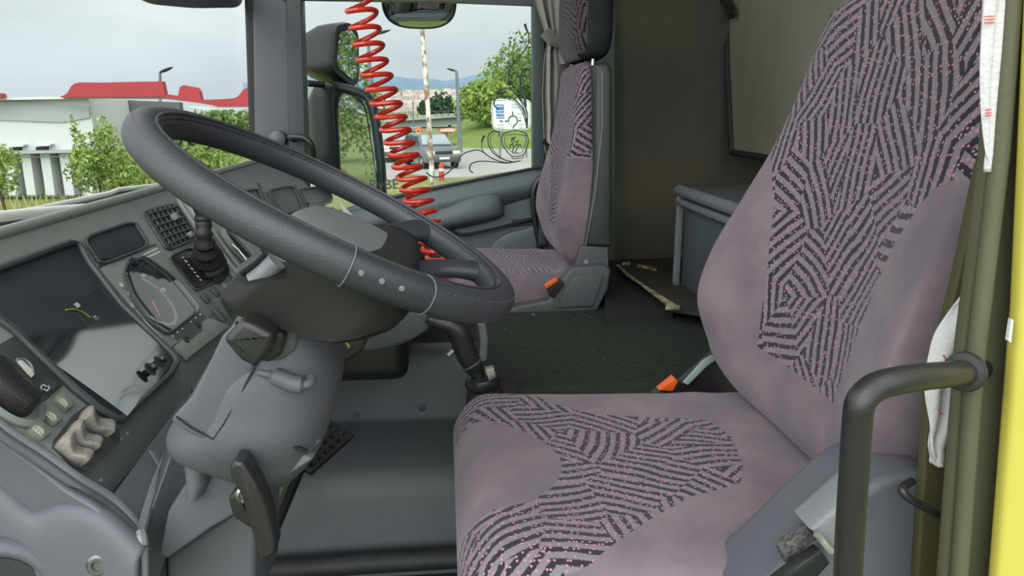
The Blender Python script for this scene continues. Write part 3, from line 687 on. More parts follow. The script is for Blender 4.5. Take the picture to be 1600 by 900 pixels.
# worn boards over the locker opening
lo = empty('floor_board', P(1010, 450, Z=TZ+.03), 'dirty dark board with splintered pale edge beside the storage box', 'board')
zb = TZ+.05
m_ = MB(); m_.prism([P(966, 413, Z=zb), P(1068, 403, Z=zb), P(1110, 440, Z=zb), P(1110, 490, Z=zb), P(1052, 481, Z=zb)], (0, 0, -.012)); m_.build('board', M['grime'], lo, smooth=False)
m_ = MB(); m_.prism([P(963, 414, Z=zb+.002), P(967, 413, Z=zb+.002), P(985, 429, Z=zb+.002), P(1000, 440, Z=zb+.002), P(1058, 477, Z=zb+.002), P(1050, 481, Z=zb+.002), P(1000, 443, Z=zb+.002), P(978, 429, Z=zb+.002)], (0, 0, -.004)); m_.build('split_edge', M['wood'], lo, smooth=False)
m_ = MB(); m_.prism([P(945, 416, Z=zb-.02), P(966, 414, Z=zb-.02), P(1052, 482, Z=zb-.02), P(945, 488, Z=zb-.02)], (0, 0, -.03)); m_.build('recess', M['black_soft'], lo, smooth=False)  # black slab standing in for the dark of the void beside the board
for (x0, y0, x1, y1, w) in ((996, 412, 1026, 418, 2.4), (1040, 478, 1062, 477, 2.5), (972, 410, 985, 409, 1.6)):
    m_ = MB(); m_.prism([P(x0, y0, Z=zb+.01), P(x1, y1, Z=zb+.01), P(x1, y1+w, Z=zb+.01), P(x0, y0+w*.6, Z=zb+.01)], (0, 0, -.008))
    o = m_.build('wood_splinter', M['wood'], smooth=False)
    tag(o, {996: 'longest pale wood splinter lying across the dirty dark board', 1040: 'small pale wood chip at the tip of the dark board by the storage box', 972: 'tiny wood sliver near the wall end of the dark board'}[x0], 'splinter', 'wood splinters on the dark board')
# crumbs of litter on the tunnel mat
m_ = MB()
for i in range(70):
    x, y = random.uniform(.12, .62), random.uniform(1.5, 2.0)
    m_.box((x, y, TZ+.001), (random.uniform(.001, .006), random.uniform(.001, .002), .001), Matrix.Rotation(random.uniform(0, 3), 3, 'Z'))
tag(m_.build('mat_litter', mat('dusty_crumbs', srgb(104, 102, 92), .9, col2=srgb(86, 84, 76), nscale=50), smooth=False), 'pale crumbs scattered on the black tunnel mat', 'crumbs', kind='stuff')
# ================================================================ DASHBOARD
A52 = R_(52); DN = Vector((math.sin(A52), 0, math.cos(A52))); DS_ = Vector((math.cos(A52), 0, -math.sin(A52))); DY = Vector((0, 1, 0))
DC = DN.dot(Vector((-.5, 0, ZC-.25)))
def D(px, py, h=0): return P(px, py, pl=(DN, DC+h))
def dpr(m_, poly, h0, h1, bev=0, seg=2): return m_.prism([D(x, y, 0)+DN*h0 for x, y in poly], DN*(h1-h0), bev, seg)
def dshape(name, poly, h0, h1, m, parent, bev=0, seg=2, smooth=True):
    m_ = MB(); dpr(m_, poly, h0, h1, bev, seg); return m_.build(name, m, parent, smooth)
def rnd(poly, n=4):
    """round a polygon's corners by a closed spline"""
    q = [Vector((x, y, 0)) for x, y in poly]; o = []
    L = len(q)
    for i in range(L):
        a, b, c = q[i-1], q[i], q[(i+1) % L]
        p0 = b+(a-b)*.22; p2 = b+(c-b)*.22
        for k in range(n+1):
            t = k/n; v = p0*(1-t)**2+b*2*t*(1-t)+p2*t*t; o.append((v.x, v.y))
    return o
db = empty('dashboard', (-.5, 1.6, .5), 'grey truck dashboard with gauges, vents and switches under the windscreen', 'dashboard')
prof = [(-.74, -.225), (-.60, -.165), (-.575, -.155), (-.56, -.16), (-.55, -.183)]
for s in (0.05, .15, .24): p = Vector((-.56, 0, -.171))+DS_*s; prof.append((p.x, p.z))
prof += [(-.40, -.44), (-.44, -.52), (-.60, -.56), (-.74, -.56)]
m_ = MB(); m_.prism([(x, .76, ZC+z) for x, z in prof], (0, 1.93, 0), .006); m_.build('dash_body', M['panel'], db, angle=30)
m_ = MB(); m_.tube([Vector((-.566, .70, ZC-.155)), Vector((-.566, 2.69, ZC-.155))], .009, 12); m_.build('top_lip', M['panel'], db)
# ---- main gauge cover
cov = [(-70, 440), (0, 418), (110, 379), (124, 381), (140, 410), (190, 475), (270, 553), (277, 566), (266, 585), (200, 645), (190, 655), (180, 653), (155, 638), (115, 605), (60, 552), (20, 512), (-40, 470)]
gc = dshape('gauge_cluster', cov, 0, .004, M['gauge'], db)
m_ = MB(); m_.tube([D(x, y, .008) for x, y in cov], .005, 8, closed=True); m_.build('bezel', M['panel_dark'], gc)
# the cover bows outwards a little
gcen = D(95, 505); n_ = 22
rows = []
L0 = [(-70, 440), (0, 418), (60, 397), (122, 381)]; L1 = [(-70, 455), (-10, 495), (90, 580), (188, 654)]
top_ = [(-70, 440), (-20, 424), (50, 401), (118, 381)]; r_ = [(118, 381), (150, 424), (200, 488), (272, 560)]
bot_ = [(-90, 462), (-12, 512), (70, 586), (184, 662)]
def lp(tab, t):
    k = min(int(t*3), 2); f = t*3-k; a, b = tab[k], tab[k+1]; return (a[0]+(b[0]-a[0])*f, a[1]+(b[1]-a[1])*f)
for i in range(n_+1):
    u = i/n_; a = lp(bot_, u); b = lp(top_, 0); row = []
    c_, d_ = lp([(-70, 440), (-20, 424), (50, 401), (118, 381)], 0), None
    # between the left edge curve and the right edge curve
    lft = lp(bot_, u); rgt = lp([(-70, 440), (60, 398), (124, 384), (272, 560)], u) if False else lp([(-60, 437), (122, 384), (195, 480), (274, 562)], u)
    for j in range(n_+1):
        v = j/n_; x = lft[0]+(rgt[0]-lft[0])*v; y = lft[1]+(rgt[1]-lft[1])*v
        p_ = D(x, y, 0); yy = p_.y-1.04; ss = (p_-gcen).dot(DS_); row.append(p_+DN*(.007+.30*yy*yy-.30*(ss-.10)**2+.001))
    rows.append(row)
m_ = MB(); m_.grid(rows); m_.build('clear_cover', M['gauge_glass'], gc)
# printed scale behind the cover
def dial_text(s, px, py, size, par, h=.006, m=None):
    return text_mesh(s, size, D(px, py, h), (0, 1, 0), -DS_, m or M['key_icon'], 'dial_number', par)
dial_text('20', 121, 477, .010, gc); dial_text('25', 150, 497, .010, gc)
m_ = MB(); m_.tube([D(x, y, .006) for x, y in ((103, 484), (115, 483), (128, 487), (141, 496))], .0022, 6, flat=.3); m_.build('economy_band', M['yellow_print'], gc)
m_ = MB(); m_.tube([D(x, y, .007) for x, y in ((122, 493), (133, 505), (145, 522))], [.0018, .0014, .0006], 6); m_.build('needle', M['black'], gc)
for (x, y) in ((235, 578), (249, 565)):
    m_ = MB(); m_.lathe([(0, 0), (.0055, 0), (.0055, .009), (.004, .011), (0, .011)], D(x, y, .010), DN, 12)
    for k in range(8): a = k*math.pi/4; m_.box(D(x, y, .016)+(DY*math.cos(a)+DS_*math.sin(a))*.0055, (.002, .002, .009), Matrix.Rotation(-(math.pi/2-A52), 3, 'Y'))
    m_.build('trip_button', M['black'], gc)
# ---- upper lamp window
ul = dshape('warning_display', rnd([(131, 373), (208, 346), (232, 384), (158, 412)]), 0, .006, M['gauge'], db, .001)
m_ = MB(); m_.tube([D(x, y, .007) for x, y in rnd([(130, 372), (209, 345), (234, 385), (157, 414)])], .0028, 8, closed=True); m_.build('display_frame', M['panel_dark'], ul)
# ---- speedometer / tachograph module
tm = dshape('tachograph', [(152, 421), (239, 386), (258, 408), (330, 493), (290, 527), (262, 548), (235, 520)], 0, .006, M['panel'], db, .0015)
dshape('gap_line', [(150, 419), (240, 383.5), (241, 386), (151, 422)], .005, .0065, M['black'], tm, smooth=False)
win = rnd([(193, 428), (200, 410), (222, 404), (262, 433), (286, 461), (307, 488), (262, 523), (236, 505), (205, 465)], 3)
tw = dshape('dial_face', win, .005, .008, M['gauge'], tm)
m_ = MB(); m_.tube([D(x, y, .009) for x, y in win], .0025, 8, closed=True); m_.build('dial_bezel', M['panel_dark'], tm)
cc = D(238, 470, .0085); Rr = .046
m_ = MB()
for k in range(26):
    a = R_(-215+k*10.5); m_.box(cc+(DY*math.cos(a)-DS_*math.sin(a))*Rr, (.0008, .0074, .005 if k % 3 else .007), Matrix((DN, DY*-math.sin(a)-DS_*math.cos(a), DY*math.cos(a)-DS_*math.sin(a))).transposed())
m_.build('speed_scale', mat('grey_print', srgb(150, 158, 158), .6), tm, smooth=False)
for s, a in (('20', -190), ('40', 170), ('60', 130), ('80', 90), ('100', 45), ('120', 5)):
    o = cc+(DY*math.cos(R_(a))-DS_*math.sin(R_(a)))*(Rr+.011)
    text_mesh(s, .010, o, (0, 1, 0), -DS_, M['key_icon'], 'dial_number', tm)
m_ = MB(); m_.tube([cc+DY*.0-DS_*0, cc-DY*.018+DS_*.026], [.002, .001], 6); m_.build('speed_needle', M['red_print'], tm)
m_ = MB(); m_.bm.faces.new([m_.bm.verts.new(D(x, y, 0)+DN*.0105) for x, y in win]); m_.build('dial_glass', M['dial_glass'], tm)
m_ = MB(); m_.lathe([(0, 0), (.007, 0), (.007, .008), (0, .010)], D(205, 412, .006), DN, 16); m_.build('lock_knob', M['black'], tm)
m_ = MB()
for r, (x0, y0) in enumerate(((226, 397), (230, 402))):
    for k in range(7): c = D(x0+k*3.2, y0-k*1.4, .0065); m_.box(c, (.001, .0045, .003), Matrix.Rotation(-(math.pi/2-A52), 3, 'Y'))
m_.build('small_print', M['key_icon'], tm, smooth=False)
dshape('lamp_strip', [(262, 525), (308, 490), (318, 499), (272, 536)], .005, .007, M['panel_dark'], tm)
for k in range(6):
    c = D(270+k*7.4+(6 if k > 2 else 0), 525-k*5.8-(5 if k > 2 else 0), .0075); m_ = MB(); m_.box(c, (.0015, .003, .003), Matrix.Rotation(-(math.pi/2-A52), 3, 'Y')); m_.build('lamp_mark', M['key_icon'], tm, smooth=False)
cl_ = dshape('clock_unit', [(267, 545), (322, 499), (356, 512), (290, 563)], 0, .006, M['panel'], db, .0012)
dshape('clock_display', [(285, 528), (303, 513), (311, 519), (293, 534)], .005, .0072, M['panel_dark'], cl_)
for (x, y) in ((290, 531), (310, 508)):
    m_ = MB(); m_.lathe([(0, 0), (.006, 0), (.0055, .003), (.002, .003), (0, .0015)], D(x, y, .006), DN, 16); m_.build('clock_button', M['black'], cl_)
# ---- air vent
vq = [D(224, 334), D(270, 322), D(300, 374), D(260, 391)]
def bil(q, u, v): return (q[0]*(1-u)+q[1]*u)*(1-v)+(q[3]*(1-u)+q[2]*u)*v
av = dshape('air_vent', rnd([(219, 332), (271, 318), (306, 376), (258, 396)]), 0, .007, M['panel_dark'], db, .002)
m_ = MB(); m_.prism([p+DN*.006 for p in vq], DN*.0015); m_.build('vent_hollow', M['black_soft'], av)
for k in range(6):
    m_ = MB(); u = (k+.5)/6; m_.tube([bil(vq, u, 0)+DN*.008, bil(vq, u, 1)+DN*.008], .0020, 6); m_.build('vent_slat', M['panel_dark'], av)
for k in range(6):
    m_ = MB(); u = (k+.5)/6; m_.tube([bil(vq, 0, u)+DN*.009, bil(vq, 1, u)+DN*.009], .0020, 6); m_.build('vent_slat', M['panel_dark'], av)
m_ = MB(); m_.box(bil(vq, .62, .36)+DN*.014, (.012, .016, .014), Matrix.Rotation(-.6, 3, 'Y'), .003); m_.build('vent_knob', M['panel'], av)
m_ = MB(); m_.box(D(298, 367, .012), (.012, .016, .012), Matrix.Rotation(-.6, 3, 'Y'), .003); m_.build('slider_knob', M['cream'], db)
# ---- brake lever in its bellows
bpl = dshape('switch_plate', rnd([(262, 402), (300, 386), (346, 432), (305, 455)], 2), 0, .005, M['black'], db, .0015)
m_ = MB(); m_.tube([D(x, y, .006) for x, y in rnd([(261, 402), (300, 385), (348, 433), (304, 457)], 2)], .002, 6, closed=True); m_.build('plate_frame', M['panel_dark'], bpl)
m_ = MB()
for k in range(7): c = D(286+k*4.6, 402+k*5.9, .0058); m_.box(c, (.001, .0025, .006 if k % 2 else .0035), Matrix.Rotation(-(math.pi/2-A52)-.3, 3, 'Y'))
m_.build('position_marks', M['key_icon'], bpl, smooth=False)
bl = empty('parking_brake_lever', D(325, 428)); bl.parent = db; bl.location = D(325, 428)-db.location
path = cr_spline([D(330, 426, .0), D(326, 408, .02), D(322, 392, .04), D(319, 372, .06), D(318, 350, .075), D(317, 336, .085)], 8)
rings = []; nn = len(path)
for i, p in enumerate(path):
    t = i/(nn-1); r = sinterp([(0, .030), (.25, .026), (.5, .018), (.65, .014), (1, .015)], t)*(1+.16*math.sin(t*math.pi*16)*(t < .72)+.05*math.sin(t*math.pi*16)*(t >= .72))
    a = path[min(i+1, nn-1)]-path[max(i-1, 0)]; a.normalize(); u = a.orthogonal().normalized()
    rings.append(sring(p, u, a.cross(u), r, r, 2, 24))
m_ = MB(); m_.loft(rings); m_.build('bellows', M['black_soft'], bl)
m_ = MB(); m_.lathe([(0, 0), (.012, 0), (.016, .01), (.016, .03), (.010, .04), (0, .042)], path[-1], (path[-1]-path[-5]), 20); m_.build('knob', M['black'], bl)
# ---- button block
for (x, y, w, h, m) in ((321, 466, .019, .018, 'button_dark'), (336, 456, .019, .018, 'button_dark'), (352, 446, .019, .018, 'button'), (368, 464, .019, .020, 'button_dark'), (342, 492, .017, .034, 'button_dark'), (358, 480, .017, .034, 'button_dark')):
    m_ = MB(); m_.box(D(x, y, .004), (.010, w*1.0, h), Matrix.Rotation(-(math.pi/2-A52), 3, 'Y'), .003, 2); m_.build('button', M[m], db)
# ---- curved housing edges right of the buttons
for dx, h, r in ((0, .012, .005), (10, .020, .006), (22, .012, .004)):
    m_ = MB(); m_.tube(cr_spline([D(278+dx, 312, h), D(292+dx, 334, h), D(318+dx, 372, h), D(350+dx, 415, h), D(382+dx, 450, h), D(412+dx, 478, h)], 6), r, 8); m_.build('housing_rib', M['panel'], db)
# ---- round vent on the centre section
m_ = MB(); c = D(374, 392, .004)
m_.loft([sring(c+DN*h, DS_, DY, a, b, 2, 32) for a, b, h in ((.060, .034, 0), (.060, .034, .008), (.054, .028, .012), (.05, .024, .006))], True); ro = m_.build('round_vent', M['panel'], db)
m_ = MB(); m_.loft([sring(c+DN*h, DS_, DY, a, b, 2, 32) for a, b, h in ((.046, .022, .006), (.046, .022, .010), (.03, .014, .014), (.001, .001, .015))], True); m_.build('lens', M['black'], ro)
m_ = MB(); m_.tube([D(362, 382, .018), D(372, 390, .02), D(386, 408, .018)], .003, 8); m_.build('fin', M['steel'], ro)  # pale steel strip standing in for the sheen on the dark lens
# ---- far section: trays, displays and switches
for i, (q, nm, mm) in enumerate(([[(377, 299), (402, 295), (412, 318), (388, 322)], 'tray', 'panel_dark'], [[(418, 298), (456, 290), (474, 326), (440, 336)], 'radio_slot', 'panel_dark'], [[(466, 296), (512, 290), (520, 312), (486, 321), (478, 318)], 'open_pocket', 'black'], [[(440, 342), (470, 334), (486, 352), (460, 360)], 'open_pocket', 'black'])):
    o = dshape(nm, rnd(q), 0, .006, M[mm], db, .002)
    m_ = MB(); m_.tube([D(x, y, .007) for x, y in rnd(q)], .004, 8, closed=True); m_.build('surround', M['panel_dark'], o)
for q in ([(404, 286), (420, 318), (440, 352)], [(461, 289), (478, 322), (498, 358)]):
    m_ = MB(); m_.tube([D(x, y, .004) for x, y in q], .004, 6); m_.build('panel_seam', M['panel_dark'], db)
for (x, y) in ((493, 338), (508, 334), (523, 331)):
    m_ = MB(); m_.box(D(x, y, .004), (.010, .030, .040), Matrix.Rotation(-(math.pi/2-A52), 3, 'Y'), .005); m_.build('rocker_switch', M['panel_dark'], db)
m_ = MB(); m_.tube([D(512+5.5*math.cos(a*.4488), 342+9*math.sin(a*.4488), .012) for a in range(14)], .003, 8, closed=True); m_.build('socket_ring', M['steel'], db)
m_ = MB(); m_.tube(cr_spline([D(478, 356, .02), D(485, 347, .02), D(493, 342, .02), D(502, 346, .02), D(510, 351, .02)], 4), .0035, 8); m_.build('pocket_trim', M['chrome'], db)
m_ = MB(); m_.tube(cr_spline([D(484, 321, .01), D(502, 320, .012), D(516, 316, .012), D(519, 310, .01)], 4), .004, 8); m_.build('pocket_lip', M['plastic_worn'], db)
# ---- light switch corner at the near end
dshape('light_switch_plate', [(-40, 560), (18, 528), (60, 562), (95, 605), (35, 655), (-40, 700)], 0, .004, M['panel_dark'], db, .0015)
m_ = MB(); c = D(2, 612, .005); m_.loft([sring(c+DN*h, DS_, DY, a, b, 2.2, 32) for a, b, h in ((.050, .036, 0), (.050, .036, .005), (.044, .03, .008), (.042, .028, .002))]); ls = m_.build('light_switch', M['panel'], db)
m_ = MB(); m_.loft([sring(c+DN*h, DS_, DY, a, b, 2.6, 28) for a, b, h in ((.036, .022, .002), (.034, .020, .02), (.030, .012, .026), (.001, .001, .027))]); m_.build('knob', M['black'], ls)
dshape('pointer', [(20, 566), (24, 565), (48, 588), (44, 594)], .004, .007, M['key_icon'], ls, smooth=False)
m_ = MB(); m_.tube(cr_spline([D(27, 562, .006), D(38, 562, .006), D(48, 571, .006), D(52, 584, .006)], 4), .002, 6); m_.build('dial_arc', M['plastic_worn'], ls)
o = dshape('lamp_icon_plate', [(55, 606), (70, 594), (86, 606), (70, 619)], .004, .006, M['panel_dark'], db)
m_ = MB(); m_.tube([D(x, y, .007) for x, y in ((64, 604), (68, 601), (72, 604), (76, 603), (77, 607), (73, 611), (69, 608), (65, 609))], .0008, 5, closed=True); m_.build('icon', M['key_icon'], o)
for (x, y) in ((98, 629), (80, 651), (60, 673)):
    m_ = MB(); m_.box(D(x, y, .005), (.012, .018, .020), Matrix.Rotation(-(math.pi/2-A52), 3, 'Y'), .004, 2); o = m_.build('button', M['button'], db)
    m_ = MB(); c = D(x, y, .0115)
    for k in (-1, 0, 1): m_.tube([c+DY*(k*.003)-DS_*.004, c+DY*(k*.003+.001)+DS_*.004], .0005, 5)
    m_.tube([c+DY*.006*math.cos(a)+DS_*.006*math.sin(a) for a in (-2.2, -1.2, -.4, .4, 1.2, 2.2)], .0005, 5); m_.build('icon', M['key_icon'], o)
for (x0, y0, x1, y1) in ((122, 652, 172, 676), (104, 672, 150, 702), (88, 690, 134, 724)):
    a = D(x0, y0, .004); b = D(x1, y1, .004); mm = (a+b)/2
    w = DY*.0075
    m_ = MB(); pts = []
    d = (b-a); perp = DN.cross(d).normalized(); rg_ = []
    for k in range(17):
        t = k/16; h = sinterp([(0, .017), (.15, .019), (.35, .012), (.55, .008), (.8, .014), (1, .013)], t); e_ = .6 if k in (0, 16) else 1
        rg_.append(sring(a+d*t+DN*(h/2-.002), perp, DN, .0092*e_, h/2*e_+.001, 5, 20))
    m_.loft(rg_); m_.build('rocker_switch', M['cream'], db)
dshape('rocker_frame', [(112, 650), (132, 636), (184, 672), (186, 690), (136, 738), (112, 728), (80, 700), (82, 690)], 0, .003, M['panel_dark'], db, .001)
for (x, y) in ((200, 676), (190, 686), (158, 750), (283, 590)):
    m_ = MB(); m_.box(D(x, y, .002), (.003, .005, .004), Matrix.Rotation(-.5, 3, 'Y'), .001); m_.build('clip', M['plastic_worn'], db)
# ---- near end cheek: lip, shoulder, lower moulding with round opening
EC = empty('end_cheek', D(100, 740)); EC.parent = db; EC.location = D(100, 740)-db.location
for off, r, mm in ((0, .0065, 'plastic_worn'), (1, .005, 'plastic')):
    m_ = MB(); m_.tube(cr_spline([D(-60, 612+off*12, .004), D(0, 666+off*13, .004), D(60, 706+off*12, .004), D(120, 748+off*12, .004), D(170, 778+off*13, .003), D(200, 806+off*12, .002), D(219, 833+off*8, 0)], 8), r, 10); m_.build('lip', M[mm], EC)
lipY = .74
def mY(x, o): return interp([(-80, .762), (0, .752), (120, .735), (222, .710)], x)+o
rows = []
for off, ys in ((-.004, (618, 676, 716, 758, 790, 844)), (-.002, (660, 712, 752, 775, 800, 850)), (0, (700, 748, 792, 786, 804, 856)), (0, (716, 758, 801, 793, 807, 860)), (-.010, (728, 772, 812, 800, 813, 866)), (-.015, (770, 800, 832, 822, 835, 880)), (-.018, (850, 860, 870, 865, 875, 905)), (-.022, (960,)*6)):
    rows.append([P(x, y, Y=mY(x, off)) for x, y in zip((-80, 0, 58, 110, 162, 221), ys)])
m_ = MB(); m_.grid(surf(rows, 10, 10)); solidify(m_.build('lower_moulding', M['plastic'], EC, angle=80), .01)
m_ = MB(); c = P(-8, 942, Y=.700); ax = Vector((.25, -1, .18)).normalized()
m_.lathe([(.066, -.02), (.064, -.004), (.056, .004), (.048, .002), (.045, -.012), (.044, -.03)], c, ax, 48, False); solidify(m_.build('round_outlet', M['plastic'], EC, angle=80), .003)
m_ = MB(); m_.lathe([(0, 0), (.046, 0), (.046, -.002), (0, -.002)], c-ax*.001, ax, 40); m_.build('outlet_hollow', M['black_soft'], EC)  # black disc paints the darkness inside the round opening
m_ = MB(); m_.lathe([(0, 0), (.011, 0), (.0115, .003), (.009, .006), (.006, .006), (.0045, .003), (0, .003)], P(155, 881, Y=.700), (.1, -1, .1), 24); m_.build('cheek_screw', M['dark_steel'], EC)
m_ = MB(); m_.tube(cr_spline([P(219, 833, Y=.715), P(222, 850, Y=.705), P(223, 900, Y=.70), P(223, 960, Y=.695)], 5), .006, 8); m_.build('corner_lip', M['plastic_worn'], EC)
rows = [[D(178, 772, .0), D(225, 708, .0), D(272, 645, 0), D(300, 606, 0)],
        [D(196, 796, .004), D(238, 740, .006), D(282, 660, .002), D(302, 620, 0)],
        [D(216, 832, .002), D(240, 765, .006), D(270, 700, .002), D(294, 650, 0)],
        [D(221, 834, -.012), D(246, 768, -.008), D(275, 703, -.01), D(300, 652, -.01)]]
m_ = MB(); m_.grid(surf(rows, 8, 8)); solidify(m_.build('scuffed_shoulder', M['plastic'], EC, angle=80), .008)
m_ = MB(); m_.tube(cr_spline([D(220, 832, .008), D(232, 790, .010), D(246, 748, .010), D(268, 700, .008), D(290, 655, .004)], 6), .0055, 8); m_.build('shoulder_ridge', M['plastic_worn'], EC)
m_ = MB(); m_.prism([P(222, 834, Y=.76), P(270, 700, Y=.82), P(300, 640, Y=.85), P(330, 680, Y=.85), P(305, 780, Y=.83), P(262, 880, Y=.80), P(262, 960, Y=.78), P(224, 960, Y=.74)], (-.02, .06, 0), .006); m_.build('knee_panel', M['plastic_dark'], EC)
m_ = MB(); m_.prism([D(232, 704, .006), D(240, 708, .006), D(252, 724, .006), D(257, 733, .006), D(246, 727, .006)], DN*.002); m_.build('scuff', M['plastic_worn'], EC)
# ---- dash underside seen past the column
m_ = MB(); m_.prism(cr_spline([P(505, 470, Y=1.02), P(585, 470, Y=1.02), P(580, 520, Y=1.02), P(566, 552, Y=1.02), P(530, 573, Y=1.02), P(505, 575, Y=1.02), P(500, 520, Y=1.02)], 5), (-.05, .18, 0), .01); m_.build('knee_cover', mat('brown_black_plastic', srgb(58, 58, 56), .45, col2=srgb(50, 50, 50), nscale=5), db)
m_ = MB(); m_.prism(cr_spline([P(560, 450, Y=1.28), P(730, 450, Y=1.28), P(712, 478, Y=1.28), P(680, 510, Y=1.28), P(640, 536, Y=1.28), P(580, 552, Y=1.28), P(560, 540, Y=1.28)], 5), (-.2, .35, 0), .01); m_.build('centre_underside', M['plastic_dark'], db)
m_ = MB(); m_.box((-.33, 2.02, ZC-.47), (.5, 1.25, .12), bev=.03, seg=3); m_.build('passenger_underside', M['black'], db)
# white sheet tucked by the door
m_ = MB(); m_.prism([P(529, 313, Y=2.60), P(560, 346, Y=2.56), P(546, 347, Y=2.56), P(538, 336, Y=2.57)], (0, .003, 0)); tag(m_.build('paper_sheet', M['white_cloth'], smooth=False), 'white paper sheet wedged between the dashboard end and far door', 'paper')

# ================================================================ STEERING WHEEL
WA = .4917; WC = Vector((-.121, .829, ZC-.112)); WE = Vector((math.cos(WA), 0, -math.sin(WA))); WN = Vector((math.sin(WA), 0, math.cos(WA))); WR = .206
def wp_(a, r=WR, h=0): return WC+(WE*math.cos(a)+DY*math.sin(a))*r+WN*h
sw = empty('steering_wheel', WC-WN*.1, 'large black leather wrapped steering wheel tilted in front of driver seat', 'steering wheel')
def torus_seg(a0, a1, n, ra, rb, ex=2.2, R=WR, closed=False, nk=24):
    m_ = MB(); rings = []
    for i in range(n if closed else n+1):
        a = a0+(a1-a0)*i/n
        k = 1
        rings.append(sring(wp_(a, R), WE*math.cos(a)+DY*math.sin(a), WN, ra, rb, ex, nk))
    if closed: rings.append(rings[0][:])
    m_.loft(rings, not closed)
    if closed: bmesh.ops.remove_doubles(m_.bm, verts=m_.bm.verts, dist=1e-5)
    return m_
torus_seg(0, 2*math.pi, 144, .0168, .0170, closed=True).build('rim', M['leather'], sw, angle=80)
torus_seg(R_(-78.5), R_(-57), 20, .0176, .0178).build('rim_patch', M['leather_smooth'], sw, angle=80)
for a in (R_(-78.5), R_(-57)):
    m_ = MB(); m_.tube(sring(wp_(a), WE*math.cos(a)+DY*math.sin(a), WN, .0178, .0180, 2.2, 40), .0008, 6, closed=True); m_.build('patch_seam', mat('dark_thread', srgb(96, 97, 102), .7), sw)
m_ = MB()
for a in (-76, -71, -66): ra = R_(a); p = wp_(ra, WR+.0174, .004); m_.lathe([(0, .0), (.0028, 0), (.0024, .0012), (0, .0014)], p, (WE*math.cos(ra)+DY*math.sin(ra)), 12)
m_.build('rivet', M['plastic_worn'], sw)
# stitched seam running round the inside of the rim
m_ = MB(); n_ = 420
m_.tube([wp_(2*math.pi*i/n_, WR-.0128+.0006*math.sin(i*2.2), .0124+.0006*math.sin(i*2.2)) for i in range(n_)], .0014, 5, closed=True)
m_.tube([wp_(2*math.pi*i/200, WR-.008, .0162) for i in range(200)], .0016, 5, closed=True)
m_.build('stitching', M['leather'], sw)
m_ = MB()
for i in range(150):
    if -R_(58) < 2*math.pi*i/150-2*math.pi*(i > 75) < R_(60) or True:
        a = 2*math.pi*i/150; m_.box(wp_(a, WR+.0128, .0122), (.0007, .0007, .0007))
        m_.box(wp_(a, WR-.0146, .0098), (.0008, .0008, .0008))
tag(m_.build('thread_dots', M['thread'], sw, smooth=False), kind='stuff')
# hub
HC = WC-WN*.030+WE*.036
m_ = MB(); m_.loft([sring(HC+WN*h, WE, DY, a, b, 2.6, 48) for a, b, h in ((.062, .09, -.05), (.074, .105, -.045), (.082, .112, -.015), (.078, .106, .006), (.066, .090, .019), (.04, .055, .026), (.001, .001, .028))]); m_.build('hub_pad', mat('hub_grey_plastic', srgb(104, 106, 106), .42, col2=srgb(96, 98, 99), nscale=8, bump=.3, bscale=500), sw, angle=60)
for k in range(4):
    a0 = HC+WE*(.052-k*.013)+WN*(.0215+k*.0016)
    m_ = MB(); m_.tube(cr_spline([a0+DY*.0-WN*.001, a0+DY*.022+WE*.002-WN*.001, a0+DY*.045-WN*.0035, a0+DY*.052-WE*.006-WN*.005], 4), .0015, 6); m_.build('hub_slot', M['black'], sw)
for a, hw in ((24, .020), (62, .022), (-24, .020), (-62, .022)):
    ra = R_(a); pts = cr_spline([HC+(WE*math.cos(ra)+DY*math.sin(ra))*.08, wp_(ra, .145, -.018), wp_(ra*.97, .18, -.006), wp_(ra*.95, .202, -.001)], 5)
    m_ = MB(); m_.tube(pts, [hw*(.8+.35*(i/(len(pts)-1))**3) for i in range(len(pts))], 14, flat=.62, up=WN); m_.build('spoke', M['leather_smooth'], sw)

# ================================================================ STEERING COLUMN
co = empty('steering_column', P(330, 880, Y=.85), 'grey plastic steering column shroud with control levers below the wheel', 'steering column')
sp_ = [(378, 428), (388, 448), (420, 461), (470, 476), (520, 492), (552, 496), (590, 490), (628, 476), (652, 452), (650, 405), (600, 380), (430, 392), (400, 402)]
m_ = MB(); rings = []
for Y, k in ((.685, .80), (.70, .95), (.73, 1), (.88, 1), (.95, .97), (.97, .8)):
    cx = P(515, 440, Y=.8); rings.append([Vector((cx.x+(p.x-cx.x)*k, Y, cx.z+(p.z-cx.z)*k)) for p in [P(x, y, Y=.8) for x, y in rnd(sp_, 3)]])
m_.loft(rings); m_.build('switch_cowl', M['black_matte'], co, angle=60)
for i, (q, r) in enumerate(([[(413, 394), (398, 408), (376, 424)], .0055], [[(432, 408), (412, 428), (396, 440)], .010])):
    m_ = MB(); m_.tube([P(x, y, Y=.70) for x, y in q], r, 12); m_.build('control_stalk', M['black'] if i == 0 else M['plastic_worn'], co)
tab = [(452, 395, 470, .07), (470, 388, 515, .085), (492, 376, 528, .09), (520, 358, 532, .095), (560, 335, 534, .10), (600, 312, 531, .10), (630, 292, 524, .10), (655, 278, 517, .095), (680, 285, 508, .085), (700, 330, 496, .075), (722, 372, 476, .06), (742, 405, 448, .04)]
rings = []
for y, xl, xr, hy in tab:
    a, b = P(xl, y, Y=.80), P(xr, y, Y=.80); c = (a+b)/2
    rings.append(sring(c, (b-a).normalized(), (0, 1, 0), (b-a).length/2, hy, 2.9, 48))
rr = [[None]*48 for _ in range((len(rings)-1)*5+1)]
for k in range(48):
    col = cr_spline([r[k] for r in rings], 5)
    for i, p in enumerate(col): rr[i][k] = p
m_ = MB(); m_.loft(rr); m_.build('column_shroud', M['plastic'], co, angle=70)
